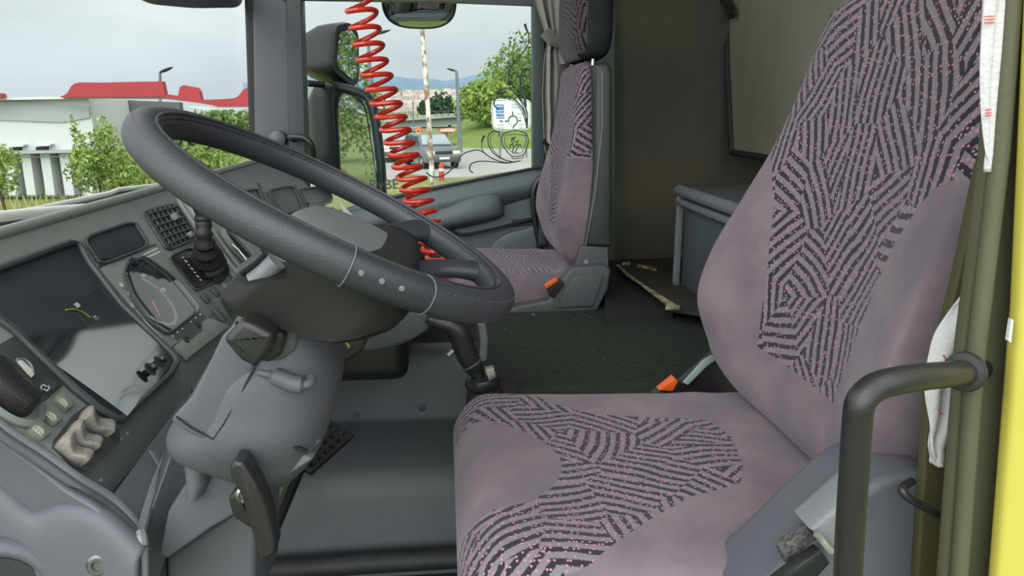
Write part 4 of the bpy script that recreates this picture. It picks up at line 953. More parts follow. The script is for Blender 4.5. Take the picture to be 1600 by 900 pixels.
sp_ = [(372, 500), (352, 520), (333, 560), (308, 610), (280, 640), (274, 650), (300, 668), (333, 685), (350, 662), (374, 620), (405, 560), (400, 540)]
m_ = MB(); m_.prism([P(x, y, Y=.715) for x, y in sp_], (0, -.012, 0), .003, 3); m_.build('split_cover', M['plastic'], co)
m_ = MB(); m_.tube([P(405, 560, Y=.7015), P(374, 620, Y=.7015), P(350, 662, Y=.7015), P(333, 686, Y=.7015), P(300, 669, Y=.7015), P(275, 651, Y=.7015)], .0012, 6); m_.build('cover_joint', M['black'], co)
m_ = MB(); m_.tube(cr_spline([P(404, 582, Y=.705), P(430, 588, Y=.698), P(460, 600, Y=.696), P(482, 600, Y=.698), P(486, 590, Y=.706)], 5), [.004]*5+[.009]*8+[.005]*8, 10); m_.build('shroud_fold', M['plastic'], co)
m_ = MB(); m_.tube([P(372, 664, Y=.705), P(420, 680, Y=.709), P(480, 706, Y=.722)], .0028, 6); m_.build('shroud_crease', M['black'], co)  # black tube draws the shade of the crease as colour
m_ = MB(); m_.tube([P(356, 668, Y=.707), P(395, 698, Y=.715), P(435, 738, Y=.735)], .0045, 8); m_.build('shroud_crease', M['plastic_worn'], co)
m_ = MB(); m_.tube([P(440, 494, Y=.71), P(452, 480, Y=.71), P(462, 474, Y=.715)], .0018, 6); m_.build('shroud_crease', M['black'], co)  # short black tube, crease shade drawn in the same way
# column adjuster lever
al = empty('control_knob', P(410, 525, Y=.71)); al.parent = co; al.location = P(410, 525, Y=.71)-co.location
m_ = MB(); m_.prism([P(x, y, Y=.709) for x, y in rnd([(392, 505), (425, 487), (455, 497), (468, 520), (462, 545), (440, 561), (405, 562)])], (0, -.006, 0), .003); m_.build('knob_plate', M['plastic_dark'], al)
m_ = MB(); m_.prism([P(x, y, Y=.703) for x, y in rnd([(385, 500), (425, 498), (452, 515), (444, 548), (425, 559), (395, 550)])], (0, -.018, 0), .006, 3); m_.build('knob_neck', M['black_soft'], al)
m_ = MB(); m_.prism([P(x, y, Y=.69) for x, y in rnd([(363, 514), (392, 484), (412, 490), (440, 506), (434, 530), (412, 558), (388, 545)])], (0, -.034, 0), .007, 4); m_.build('knob_grip', M['black'], al)
# lower column covers
m_ = MB(); m_.prism([P(x, y, Y=.745) for x, y in [(300, 672), (350, 655), (420, 640), (500, 690), (488, 708), (440, 748), (404, 784), (330, 826), (262, 874), (248, 868), (262, 800), (296, 745), (312, 700)]], (0, .10, 0), .004, 3); m_.build('lower_shroud', M['plastic'], co)
m_ = MB(); m_.prism([P(x, y, Y=.732) for x, y in [(430, 735), (443, 702), (475, 712), (488, 718), (452, 742)]], (0, .02, 0), .003); m_.build('shroud_flap', M['plastic_worn'], co)
rings = [sring(P(x, y, Y=.755), (1, 0, 0), (0, 1, 0), r, .03, 2.3, 24) for x, y, r in ((312, 684, .014), (314, 710, .014), (316, 740, .013), (312, 762, .009), (310, 766, .002))]
m_ = MB(); m_.loft(rings); m_.build('cable_boot', M['plastic'], co)
m_ = MB(); m_.prism([P(x, y, Y=.79) for x, y in [(258, 872), (330, 824), (388, 786), (399, 830), (397, 960), (262, 960)]], (0, .14, 0), .008, 4); m_.build('column_base', M['plastic'], co)
# adjuster T handle
th = empty('release_handle', P(385, 768, Y=.70)); th.parent = co; th.location = P(385, 768, Y=.70)-co.location
m_ = MB(); m_.prism([P(x, y, Y=.735) for x, y in rnd([(368, 758), (382, 742), (398, 752), (416, 805), (402, 803), (376, 786)])], (0, -.03, 0), .004); m_.build('handle_arm', M['black'], th)
m_ = MB(); m_.prism([P(x, y, Y=.70) for x, y in rnd([(371, 708), (378, 699), (392, 701), (414, 738), (431, 782), (441, 830), (438, 842), (424, 850), (415, 846), (402, 800), (386, 748), (371, 722)], 3)], (0, -.03, 0), .005, 3); m_.build('handle_grip', M['black'], th)
m_ = MB(); m_.lathe([(0, 0), (.010, 0), (.010, .003), (.007, .005), (.005, .003), (0, .003)], P(385, 772, Y=.703), (0, -1, 0), 20); m_.build('pivot_bolt', M['steel'], th)
# ignition key
ky = empty('ignition_key', P(535, 525, Y=.88), 'brass key with black head in the ignition right of the column', 'key')
m_ = MB(); m_.prism([P(x, y, Y=.87) for x, y in rnd([(524, 503), (530, 506), (538, 520), (534, 528), (526, 526)])], (0, .008, 0), .002); m_.build('key_head', M['black'], ky)
m_ = MB(); m_.prism([P(x, y, Y=.872) for x, y in ((530, 526), (534, 524), (547, 541), (546, 545), (541, 543))], (0, .003, 0), .0006); m_.build('key_blade', mat('brass', (.72, .55, .28, 1), .3, 1, col2=(.6, .45, .25, 1), nscale=80), ky)

# foot pedal grille beyond the column
fp = empty('foot_rest', P(510, 720, Y=1.15), 'black open lattice foot pedal on the floor behind the steering column', 'pedal')
q = [P(506, 655, Y=1.18), P(550, 680, Y=1.18), P(488, 735, Y=1.10), P(440, 712, Y=1.10)]
for k in range(5):
    u = k/4; m_ = MB(); m_.tube([bil(q, u, 0), bil(q, u, 1)], .0045, 6); m_.build('lattice_bar', M['black'], fp)
for k in range(7):
    u = k/6; m_ = MB(); m_.tube([bil(q, 0, u), bil(q, 1, u)], .0045, 6); m_.build('lattice_bar', M['black'], fp)
m_ = MB(); m_.prism([p+Vector((-.01, .03, -.02)) for p in q], (0, .01, -.01)); m_.build('pedal_plate', M['black_soft'], fp)
m_ = MB(); c = bil(q, .3, .8); m_.tube([c+Vector((0, .03, -.02)), Vector((c.x-.12, 1.2, .12)), Vector((c.x-.16, 1.22, .0))], .012, 8); m_.build('pedal_arm', M['black'], fp)

# gear lever
gl = empty('gear_lever', P(750, 690, Y=1.28), 'black gear lever with pistol grip beside the driver cushion', 'gear lever')
rings = []
for (x, y, r, ry) in ((666, 498, .005, .01), (676, 500, .012, .02), (700, 506, .016, .022), (716, 518, .021, .022), (723, 535, .021, .021), (730, 555, .020, .02), (738, 570, .017, .018), (742, 580, .014, .014)):
    c = P(x, y, Y=1.28); rings.append((c, r, ry))
rs = []
for i, (c, r, ry) in enumerate(rings):
    a = (rings[min(i+1, len(rings)-1)][0]-rings[max(i-1, 0)][0]).normalized(); u = a.cross(DY).normalized()
    rs.append(sring(c, u, DY, r, ry, 2.4, 20))
rr = [[None]*20 for _ in range((len(rs)-1)*4+1)]
for k in range(20):
    for i, p in enumerate(cr_spline([r[k] for r in rs], 4)): rr[i][k] = p
m_ = MB(); m_.loft(rr); m_.build('grip', M['black'], gl)
m_ = MB(); m_.tube(sring(P(737, 568, Y=1.28), (.85, 0, .5), (0, 1, 0), .0185, .0195, 2.2, 24), .002, 6, closed=True); m_.build('grip_ring', M['plastic_dark'], gl)
m_ = MB(); m_.tube([P(708, 548, Y=1.26), P(700, 556, Y=1.255)], .004, 8); m_.build('range_switch', M['dark_steel'], gl)
m_ = MB(); m_.tube([P(742, 575, Y=1.28), P(752, 600, Y=1.28)], .013, 12); m_.build('shaft', M['black'], gl)
m_ = MB(); m_.lathe([(.03, 0), (.034, .012), (.030, .022), (.022, .026), (.010, .026)], P(756, 606, Y=1.28), (-.15, 0, 1), 24); m_.build('collar', M['black'], gl)
m_ = MB(); m_.prism([P(x, y, Y=1.255) for x, y in ((758, 578), (772, 576), (775, 590), (764, 596))], (0, .02, 0), .002); m_.build('collar_clip', M['cream'], gl)
m_ = MB(); m_.lathe([(.062, -.25), (.055, -.20), (.058, -.16), (.045, -.12), (.048, -.09), (.036, -.06), (.040, -.03), (.030, 0)], P(756, 606, Y=1.28), (-.15, 0, 1), 28); m_.build('gaiter', M['black_soft'], gl)
m_ = MB(); m_.tube([P(752, 505, Y=1.40), P(756, 530, Y=1.40), P(754, 562, Y=1.40)], .009, 8); m_.build('side_rod', M['plastic_worn'], gl)
# ================================================================ THINGS HANGING IN THE CAB
# coiled red air hose from the roof
m_ = MB(); ax = [(556, -60), (562, 0), (583, 100), (617, 200), (650, 300), (664, 345), (680, 385), (698, 418), (708, 436)]
axp = cr_spline([P(x, y, Y=1.5) for x, y in ax], 30)
cum = [0]
for a, b in zip(axp, axp[1:]): cum.append(cum[-1]+(b-a).length)
Lh = cum[-1]; pts = []; phi = 0; s = 0
while s < Lh:
    k = 0
    while k < len(cum)-2 and cum[k+1] < s: k += 1
    f = (s-cum[k])/max(1e-9, cum[k+1]-cum[k]); c = axp[k].lerp(axp[k+1], f); t = s/Lh
    pitch = .033*(1-t)+.0185*t; dphi = .32; rr_ = .0265
    ca, sa = math.cos(phi), math.sin(phi)
    pts.append(c+Vector((ca*rr_, sa*rr_, ca*pitch*.25)))
    phi += dphi; s += pitch*dphi/(2*math.pi)
pts.append(pts[-1]+Vector((.02, .02, -.01))); pts.append(Vector((.06, 1.56, TZ+.02)))
m_.tube(pts, .0049, 8)
tag(m_.build('coiled_air_hose', M['red_hose']), 'red coiled air hose hanging from the roof in front of far window', 'hose')

# grab handle at the door opening
gh = empty('grab_handle', P(1325, 930, Y=.44), 'black tubular grab handle bent beside the open door pillar', 'handle')
m_ = MB(); m_.tube(cr_spline([P(1530, 576, Y=.535), P(1500, 583, Y=.50), P(1450, 588, Y=.47), P(1400, 595, Y=.45), P(1366, 606, Y=.445), P(1345, 628, Y=.44), P(1339, 665, Y=.44), P(1334, 740, Y=.44), P(1328, 830, Y=.44), P(1322, 960, Y=.44)], 8), .0098, 20); m_.build('bar', M['black'], gh)
m_ = MB(); m_.lathe([(0, 0), (.016, 0), (.015, .006), (.010, .008), (0, .008)], P(1508, 581, Y=.51), P(1450, 588, Y=.47)-P(1508, 581, Y=.51), 20); m_.build('end_boss', M['black_soft'], gh)
# white towel hung beside the seat, white sheet strip above
tw_ = empty('towel', P(1465, 720, Y=.575), 'creased white towel hanging between driver seat and door pillar', 'towel')
def sheet(rows_px, Y, amp, name, m, parent, nu=8):
    rows = []
    for i, r in enumerate(rows_px):
        y, a, b = r; rows.append([P(a+(b-a)*j/6, y, Y=Y)+Vector((0, amp*math.sin(j*1.9+i*.7), 0)) for j in range(7)])
    m_ = MB(); m_.grid(surf(rows, nu, 5)); return solidify(m_.build(name, m, parent, angle=80), .003)
sheet([(430, 1530, 1560), (470, 1500, 1550), (520, 1470, 1535), (560, 1458, 1525), (600, 1448, 1505), (650, 1449, 1490), (690, 1447, 1478), (710, 1452, 1473), (724, 1459, 1468)], .578, .006, 'cloth', M['white_cloth'], tw_)
for (x0, y0, x1, y1) in ((1466, 640, 1473, 648), (1474, 555, 1479, 563)):
    m_ = MB(); m_.tube([P(x0, y0, Y=.568), P(x1, y1, Y=.568)], .0006, 5); m_.build('red_stitch', M['red_print'], tw_)
cs_ = empty('white_sheet', P(1550, 260, Y=.585), 'narrow white sheet with red print hanging above the door pillar', 'sheet')
sheet([(-40, 1532, 1578), (0, 1535, 1572), (60, 1533, 1566), (120, 1532, 1560), (180, 1534, 1554), (230, 1537, 1549), (268, 1541, 1544)], .522, .001, 'cloth', M['white_cloth'], cs_)
for k in range(6):
    y = (26, 31, 36, 172, 177, 181)[k]; m_ = MB(); m_.tube([P(1538 if k < 3 else 1540, y, Y=.5165), P(1554 if k < 3 else 1549, y-1, Y=.5165)], .0004, 5); m_.build('red_line', M['red_print'], cs_)

# sun visor lip at the top of the windscreen
m_ = MB(); m_.prism([P(x, y, X=-.70) for x, y in rnd([(200, -60), (205, -6), (235, 7), (300, 13), (374, 12), (376, -60)], 5)], (.012, 0, 0), .003)
tag(m_.build('sun_visor', M['plastic']), 'grey curved sun visor at the top of the windscreen', 'visor')

# mirrors outside the far door
def mirror_unit(name, label, cpx, outline, nm, depth, Yc, taper=.75, kk=1.12):
    nm = Vector(nm).normalized(); c = P(*cpx, Y=Yc); pl = (nm, nm.dot(c))
    e = empty(name, c, label, 'mirror')
    pts = [P(x, y, pl=pl) for x, y in rnd(outline, 5)]
    cen = sum(pts, Vector())/len(pts)
    def sc_l(k, d): return [cen+(p-cen)*k-nm*d for p in pts]
    m_ = MB(); m_.loft([sc_l(1.0, -.004), sc_l(kk, -.004), sc_l(kk+.06, .02), sc_l(kk+.03, depth*.5), sc_l(taper, depth), sc_l(taper*.5, depth*1.08)], True); m_.build('housing', M['black_ext'], e, angle=60)
    m_ = MB(); m_.prism([p+nm*.005 for p in pts], nm*.003); m_.build('mirror_glass', M['mirror'], e, smooth=False)
    return e
mu_ = mirror_unit('wing_mirror', 'small black rounded wide angle mirror above the tall mirror', (541, 88), [(528, 50), (545, 46), (556, 60), (556, 118), (549, 125), (524, 104)], (.83, -.56, 0), .20, 3.02, .93, 1.28)
mt_ = mirror_unit('wing_mirror', 'tall black framed main mirror outside the far door', (552, 210), [(518, 142), (543, 146), (568, 168), (586, 280), (586, 300), (540, 290), (524, 255)], (.80, -.60, 0), .16, 3.02, .85)
m_ = MB(); m_.tube(cr_spline([P(520, 134, Y=2.98), P(545, 140, Y=2.97), P(572, 150, Y=2.96), P(583, 172, Y=2.95), P(591, 220, Y=2.95), P(596, 270, Y=2.95), P(597, 310, Y=2.95)], 6), .019, 12); m_.build('mirror_arm', mat('dark_green_arm', srgb(52, 62, 62), .4, col2=srgb(44, 52, 54), nscale=8), mt_)
m_ = MB(); m_.tube([P(528, 128, Y=3.0), P(530, 140, Y=3.0)], .012, 8); m_.tube([P(480, 130, Y=2.9), P(520, 134, Y=2.98)], .012, 8); m_.build('mirror_bracket', M['black'], mt_)
e = empty('kerb_mirror', P(656, 5, Y=3.0), 'wide kerb view mirror above the far window', 'mirror')
nm = Vector((.1, -.86, -.5)).normalized(); c = P(656, 2, Y=3.0); ux = Vector((1, .1, 0)).normalized(); uy = nm.cross(ux)
m_ = MB(); m_.loft([sring(c+nm*d, ux, uy, a, b, 2.8, 40) for a, b, d in ((.135, .105, 0), (.142, .112, -.005), (.145, .115, -.03), (.12, .09, -.09), (.06, .04, -.11))]); m_.build('housing', M['black_ext'], e)
m_ = MB(); m_.loft([sring(c+nm*d, ux, uy, a, b, 2.8, 40) for a, b, d in ((.132, .102, .002), (.10, .078, .010), (.06, .045, .015), (.001, .001, .017))]); m_.build('mirror_glass', M['mirror'], e)

# black vine sticker on the far window, with crest
def G_(x, y): return P(600+x/3.75, 60+y/3.75, Y=2.75)
vs = empty('window_sticker', G_(760, 600), 'black vine scroll sticker with crest on the far window', 'sticker')
mv = mat('sticker_vinyl', srgb(62, 70, 70), .5, col2=srgb(60, 68, 66), nscale=30)
def vine(name, pts, w0, w1, taper=True):
    pp = cr_spline([G_(*p) for p in pts], 6); n = len(pp)
    m_ = MB(); m_.tube(pp, [max(.0012, (w0+(w1-w0)*(i/(n-1)))/3.75*.0024/1.25*.85) for i in range(n)], 6, flat=.35, up=(0, 1, 0)); return m_.build(name, mv, vs)
vine('vine', [(848, -10), (842, 40), (795, 105), (748, 165), (728, 230), (742, 292), (790, 340), (822, 390), (840, 450), (838, 525)], 5, 7)
vine('leaf', [(826, -85), (832, -60), (846, -30), (848, -10)], 14, 4)
vine('vine', [(856, 197), (842, 180), (815, 190), (796, 240), (804, 300), (824, 370), (836, 440)], 5, 8)
vine('vine', [(835, 185), (815, 225), (824, 300), (834, 400)], 4, 6)
vine('leaf', [(655, 322), (675, 308), (700, 296)], 14, 8); vine('vine', [(700, 296), (742, 300), (782, 340), (815, 400), (838, 500)], 4, 6)
vine('vine', [(672, 415), (646, 392), (650, 360), (690, 338), (750, 348), (800, 395), (830, 460), (837, 525)], 7, 7)
vine('vine', [(690, 345), (762, 368), (808, 430), (835, 505)], 3, 5)
vine('vine', [(245, 785), (290, 812), (350, 802), (402, 760), (450, 690), (500, 662), (560, 656), (612, 690), (662, 715), (720, 727), (800, 718)], 7, 5)
vine('vine', [(522, 788), (502, 770), (512, 735), (562, 720), (640, 723), (720, 731), (792, 720)], 7, 4)
vine('vine', [(676, 575), (670, 550), (640, 544), (612, 570), (612, 620), (640, 670), (690, 705), (752, 723)], 6, 5)
vine('vine', [(640, 560), (622, 590), (632, 640), (672, 690), (720, 718)], 3, 4)
vine('leaf', [(588, 568), (580, 585), (572, 608)], 14, 8); vine('vine', [(573, 608), (574, 650), (602, 682), (650, 712)], 4, 4)
vine('crest_outline', [(696, 560), (688, 605), (712, 650), (752, 690), (812, 684), (836, 640), (846, 590), (822, 552), (762, 540), (696, 560)], 5, 5)
vine('crest_outline', [(712, 575), (706, 610), (735, 655), (770, 678), (806, 668), (826, 625), (832, 590), (810, 560)], 3, 3)
vine('crest_band', [(690, 572), (760, 562), (840, 570)], 3, 3); vine('crest_band', [(750, 690), (756, 704), (812, 700), (816, 684)], 4, 4)
for pts in ([(752, 668), (758, 640), (752, 612), (744, 592)], [(758, 640), (776, 622), (790, 590)], [(744, 600), (760, 590), (772, 572)], [(770, 664), (782, 640), (800, 618)], [(752, 620), (738, 628), (742, 650)], [(776, 622), (800, 628), (808, 645)], [(760, 668), (790, 670)], [(756, 600), (772, 606), (784, 600)], [(748, 580), (752, 590), (758, 580), (764, 590), (770, 578)]):
    vine('crest_griffin', pts, 6, 3)
text_mesh('RyBE', .052, P(600, 289, Y=2.75), (1, 0, .02), (0, 0, 1), mv, 'window_lettering', thick=.001)
o = bpy.data.objects['window_lettering']; tag(o, 'grey hand cut lettering low on the far window behind the hose', 'lettering')

# ================================================================ OUTSIDE
GZ = -1.45
def gmat(name, c1, c2, sc1, c3=None, con=.4, rough=.95, bump=0):
    return mat(name, c1, rough, col2=c2, nscale=sc1, ncon=con, bump=bump, bscale=sc1*6, spec=.1, detail=8)
M['grass'] = gmat('roadside_grass', srgb(104, 114, 70), srgb(128, 134, 92), .35)
M['road'] = gmat('pale_asphalt', srgb(150, 150, 146), srgb(160, 160, 156), .4)
m_ = MB(); m_.quad((-400, -60, GZ), (400, -60, GZ), (400, 400, GZ), (-400, 400, GZ)); struct(m_.build('ground', M['grass'], smooth=False))
m_ = MB()
rp = [P(300, 268, Z=GZ), P(560, 236, Z=GZ), P(700, 232, Z=GZ), P(900, 234, Z=GZ), P(1000, 250, Z=GZ), P(860, 260, Z=GZ), P(740, 277, Z=GZ), P(690, 279, Z=GZ), P(640, 272, Z=GZ), P(560, 300, Z=GZ), P(300, 330, Z=GZ)]
m_.prism(rp, (0, 0, .03)); struct(m_.build('road', M['road'], smooth=False))
m_ = MB(); m_.prism([(5, 3.5, GZ+.01), (15, 3.5, GZ+.01), (18, 12, GZ+.01), (8, 12, GZ+.01)], (0, 0, .03)); struct(m_.build('side_road', M['road'], smooth=False))
m_ = MB(); m_.prism([(9.5, 3.5, GZ+.045), (9.75, 3.5, GZ+.045), (12.7, 12, GZ+.045), (12.45, 12, GZ+.045)], (0, 0, .01)); struct(m_.build('road_line', M['white_cloth'], smooth=False))
# green bank behind the road
rows = [[P(x, y0, Y=46) for x, y0 in ((680, 246), (720, 246), (780, 246), (840, 246), (930, 246), (1050, 246))],
        [P(x, y0, Y=50) for x, y0 in ((690, 236), (725, 222), (780, 214), (840, 208), (930, 204), (1050, 200))],
        [P(x, y0, Y=58) for x, y0 in ((700, 222), (730, 200), (780, 184), (840, 176), (930, 172), (1050, 168))],
        [P(x, y0, Y=75) for x, y0 in ((700, 215), (735, 186), (780, 170), (840, 160), (930, 158), (1050, 155))]]
m_ = MB(); m_.grid(surf(rows, 6, 6)); struct(solidify(m_.build('grass_bank', gmat('bank_grass', srgb(92, 110, 56), srgb(118, 132, 74), .5)), .3))
# hills
def ridge(name, prof, Y0, Y1, ybase, m):
    rows = []
    for i in range(9):
        t = i/8; rows.append([P(x, ybase+(y-ybase)*math.sin(t*math.pi/2), Y=Y0+(Y1-Y0)*t)+Vector((0, 0, 14*noise.noise(Vector((x*.05, t*4, 3)))*(t > 0))) for x, y in prof])
    m_ = MB(); m_.grid(rows); return struct(m_.build(name, m))
def prof_s(tab, n=80): return [(tab[0][0]+(tab[-1][0]-tab[0][0])*i/n, sinterp(tab, tab[0][0]+(tab[-1][0]-tab[0][0])*i/n)) for i in range(n+1)]
ridge('far_hills', prof_s([(380, 128), (480, 118), (560, 122), (620, 120), (660, 124), (700, 126), (740, 117), (790, 104), (840, 94), (900, 88), (1000, 95)]), 2600, 4200, 160, gmat('blue_forest', srgb(104, 124, 146), srgb(116, 136, 156), .002))  # distance haze is mixed into this blue base colour
ridge('near_hills', prof_s([(380, 142), (520, 140), (600, 138), (650, 141), (700, 137), (760, 133), (840, 128), (1000, 125)]), 1400, 2000, 168, gmat('grey_green_forest', srgb(100, 120, 122), srgb(116, 134, 132), .004))  # greyed green carries the haze of the nearer ridge in its colour
# the town on the slope
rows = [[P(x, y, Y=Y) for x in range(380, 1001, 60)] for y, Y in ((200, 300), (180, 500), (160, 800), (147, 1150), (140, 1500))]
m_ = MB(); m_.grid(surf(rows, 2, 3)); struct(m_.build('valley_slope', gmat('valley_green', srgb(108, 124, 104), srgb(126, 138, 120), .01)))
m_ = MB(); rg = random.Random(4)
for i in range(520):
    px = rg.uniform(560, 790); t = rg.random(); py = 148+t*34; Y = 1000-600*t
    c = P(px, py, Y=Y); w = rg.uniform(5, 14)*(Y/900); h = rg.uniform(4, 12)*(Y/900)
    m_.box((c.x, c.y, c.z), (w, w, h*1.3))
tag(m_.build('distant_town', gmat('pale_house_walls', srgb(196, 184, 176), srgb(170, 158, 152), .03, con=.1), smooth=False), 'distant town of small pale houses spread over the valley slope', 'town', kind='stuff')

# ---- foliage
def leaf_mat(name, a, b):
    m = gmat(name, a, b, 2.2, con=.3); return m
LM = {'bright': leaf_mat('bright_leaves', srgb(106, 130, 62), srgb(146, 164, 92)), 'mid': leaf_mat('mid_leaves', srgb(80, 104, 58), srgb(112, 134, 78)), 'dark': leaf_mat('dark_needles', srgb(48, 68, 52), srgb(66, 88, 66)), 'dry': leaf_mat('dry_twigs', srgb(150, 128, 104), srgb(128, 112, 84))}
M['bark'] = gmat('bark', srgb(92, 82, 70), srgb(70, 62, 54), 4)
def leafy(name, blobs, n, size, m, base, label=None, cat='tree', group=None, trunk=.12, seed=1):
    """blobs: (centre, rx, ry, rz); leaves gather towards each blob's surface"""
    rg = random.Random(seed); e = empty(name, base, label, cat, group); m_ = MB()
    tot = sum(b[1]*b[3] for b in blobs)
    for c, rx, ry, rz in blobs:
        for k in range(int(n*rx*rz/tot)):
            v = Vector((rg.gauss(0, 1), rg.gauss(0, 1), rg.gauss(0, 1))); v.normalize(); r = rg.random()**.35
            w = 1+.28*noise.noise(Vector(c)*.7+v*2.2)
            p = Vector(c)+Vector((v.x*rx, v.y*ry, v.z*rz))*r*w
            a = Vector((rg.gauss(0, 1), rg.gauss(0, 1), rg.gauss(0, .6))).normalized(); b = a.orthogonal().normalized(); s = size*rg.uniform(.6, 1.3)
            b = (Matrix.Rotation(rg.uniform(0, 6.28), 3, a) @ b)
            d = a.cross(b)
            m_.bm.faces.new([m_.bm.verts.new(q) for q in (p-b*s, p+d*s*.45, p+b*s, p-d*s*.45)])
    m_.build('foliage', m, e, smooth=False, recalc=False)
    m_ = MB(); top = Vector(blobs[0][0]); m_.tube([Vector(base), Vector(base).lerp(top, .5)+Vector((trunk*.6, 0, 0)), top], [trunk, trunk*.7, trunk*.3], 7); m_.build('trunk' if cat == 'tree' else 'stem', M['bark'], e)
    return e
def blobs(pxs, Y): return [(P(x, y, Y=Y+dy), r, r*.8, rz) for x, y, r, rz, dy in pxs]
def gb(px, Y): c = P(px, 260, Y=Y); return Vector((c.x, c.y, GZ))
leafy('hedge_bush', blobs([(152, 268, .6, .55, 0), (178, 248, .5, .75, .3), (128, 262, .38, .5, -.3), (162, 212, .22, .45, 0), (115, 200, .12, .25, 0), (124, 226, .16, .4, 0), (198, 270, .35, .45, 0), (150, 240, .4, .5, 0)], 17), 2600, .055, LM['bright'], gb(150, 17), 'large bright green bush in front of the white building', 'bush', seed=2, trunk=.04)
leafy('hedge_bush', blobs([(-14, 262, .5, .5, 0), (6, 262, .28, .55, 0), (18, 246, .22, .2, 0), (8, 290, .3, .2, 0)], 16), 700, .055, LM['bright'], gb(0, 16), 'green bush at the left edge below the wall vents', 'bush', seed=3, trunk=.04)
leafy('hedge_bush', blobs([(212, 285, .45, .4, 0), (232, 292, .4, .3, 0)], 17), 600, .06, LM['bright'], gb(215, 17), 'low light green shrub beside the steering wheel rim', 'bush', seed=4, trunk=.03)
leafy('roadside_tree', blobs([(330, 205, 1.8, 1.0, 0), (368, 205, 1.8, 1.2, 2), (305, 222, 1.6, 1.0, 0), (345, 235, 2.6, 1.2, 0)], 42), 3400, .24, LM['mid'], gb(340, 42), 'green tree under the red fascia left of the windscreen pillar', seed=5)
leafy('roadside_tree', blobs([(298, 262, .9, .6, 0), (345, 268, 1.3, .7, 0), (330, 250, .7, .6, 0)], 24), 1400, .10, LM['bright'], gb(325, 24), 'pale green shrub seen through the gap of the steering wheel', 'bush', seed=6, trunk=.04)
cf = [(P(736, 134+k*5, Y=80), .25+k*.22, .25+k*.2, .35) for k in range(8)]
leafy('conifer_tree', cf[::-1], 1800, .22, LM['dark'], P(736, 190, Y=80), 'dark conifer standing above the bridge', seed=7)
RT = [((760, 158, 2.2, 1.6, 0), (742, 165, 1.2, .9, 0), 52, 'bright', 'rounded light green tree left of the road sign'), ((795, 130, 2.2, 2.6, 0), (805, 150, 2.5, 2.0, 0), 56, 'bright', 'tall light green tree behind the road sign'), ((826, 118, 2.6, 3.0, 0), (840, 145, 3, 3, 0), 54, 'mid', 'green tree at the rear edge of the far window')]
for i, (b1, b2, Y, k, lab) in enumerate(RT): leafy('roadside_tree', blobs([b1, b2], Y), 2200, .2, LM[k], P(b1[0], 200, Y=Y), lab, seed=20+i)
for i, (x, y, lab) in enumerate(((689, 172, 'dark round tree just left of the lamp post above bridge'), (703, 176, 'small dark tree right behind the lamp post above bridge'), (668, 170, 'dark tree behind the white pole above the bridge'))):
    leafy('valley_tree', blobs([(x, y, 3.2-i*.6, 3.2-i*.5, 0)], 146+i*9), 500, .55, LM['dark'], P(x, 196, Y=150), lab, seed=30+i, trunk=.3)
leafy('roadside_tree', blobs([(545, 170, 1.8, 2.6, 0), (535, 200, 2.0, 2.0, 0)], 40), 1800, .2, LM['mid'], gb(540, 40), 'green tree behind the tall wing mirror', seed=8)
for i, (x, y, r, rz, k, lab) in enumerate(((21, 4.6, 1.5, 2.5, 'mid', 'tall green tree reflected at the left of the tall mirror'), (22, 8.3, 1.7, 2.9, 'mid', 'dense green tree reflected at the right of tall mirror'), (18.5, 5.6, .4, .42, 'dry', 'brownish bush reflected low in the tall mirror'), (26, 12.0, 2.4, 3.4, 'mid', 'green tree reflected in the small upper wing mirror'), (32, 6.6, 2.4, 2.2, 'mid', 'far green tree reflected between the two nearer trees'))):
    leafy('roadside_tree' if k != 'dry' else 'roadside_bush', [(Vector((x, y, GZ+rz*.95)), r, r, rz), (Vector((x+.3, y, GZ+rz*1.6)), r*.6, r*.6, rz*.8)], 5200 if k != 'dry' else 1500, .10 if k != 'dry' else .05, LM[k], (x, y, GZ), lab, 'bush' if k == 'dry' else 'tree', seed=40+i)
# long grass in front of the fence and by the kerb
m_ = MB(); rg = random.Random(11)
for i in range(5200):
    if i < 4200: px = rg.uniform(-60, 420); Y = rg.uniform(11, 20)
    else: px = rg.uniform(560, 740); Y = rg.uniform(19, 24)
    c = P(px, 300, Y=Y); b = Vector((c.x, Y, GZ)); h = rg.uniform(.12, .45)*(1 if i < 4200 else .5); w = Vector((rg.uniform(-.5, .5), rg.uniform(-.5, .5), 0))*.04
    tip = b+Vector((rg.uniform(-.1, .1), rg.uniform(-.1, .1), h))
    m_.bm.faces.new([m_.bm.verts.new(q) for q in (b-w, b+w, tip)])
tag(m_.build('long_grass', gmat('long_grass_blades', srgb(150, 156, 92), srgb(176, 172, 124), 1.2), smooth=False, recalc=False), 'long pale roadside grass below the bushes', 'grass', kind='stuff')

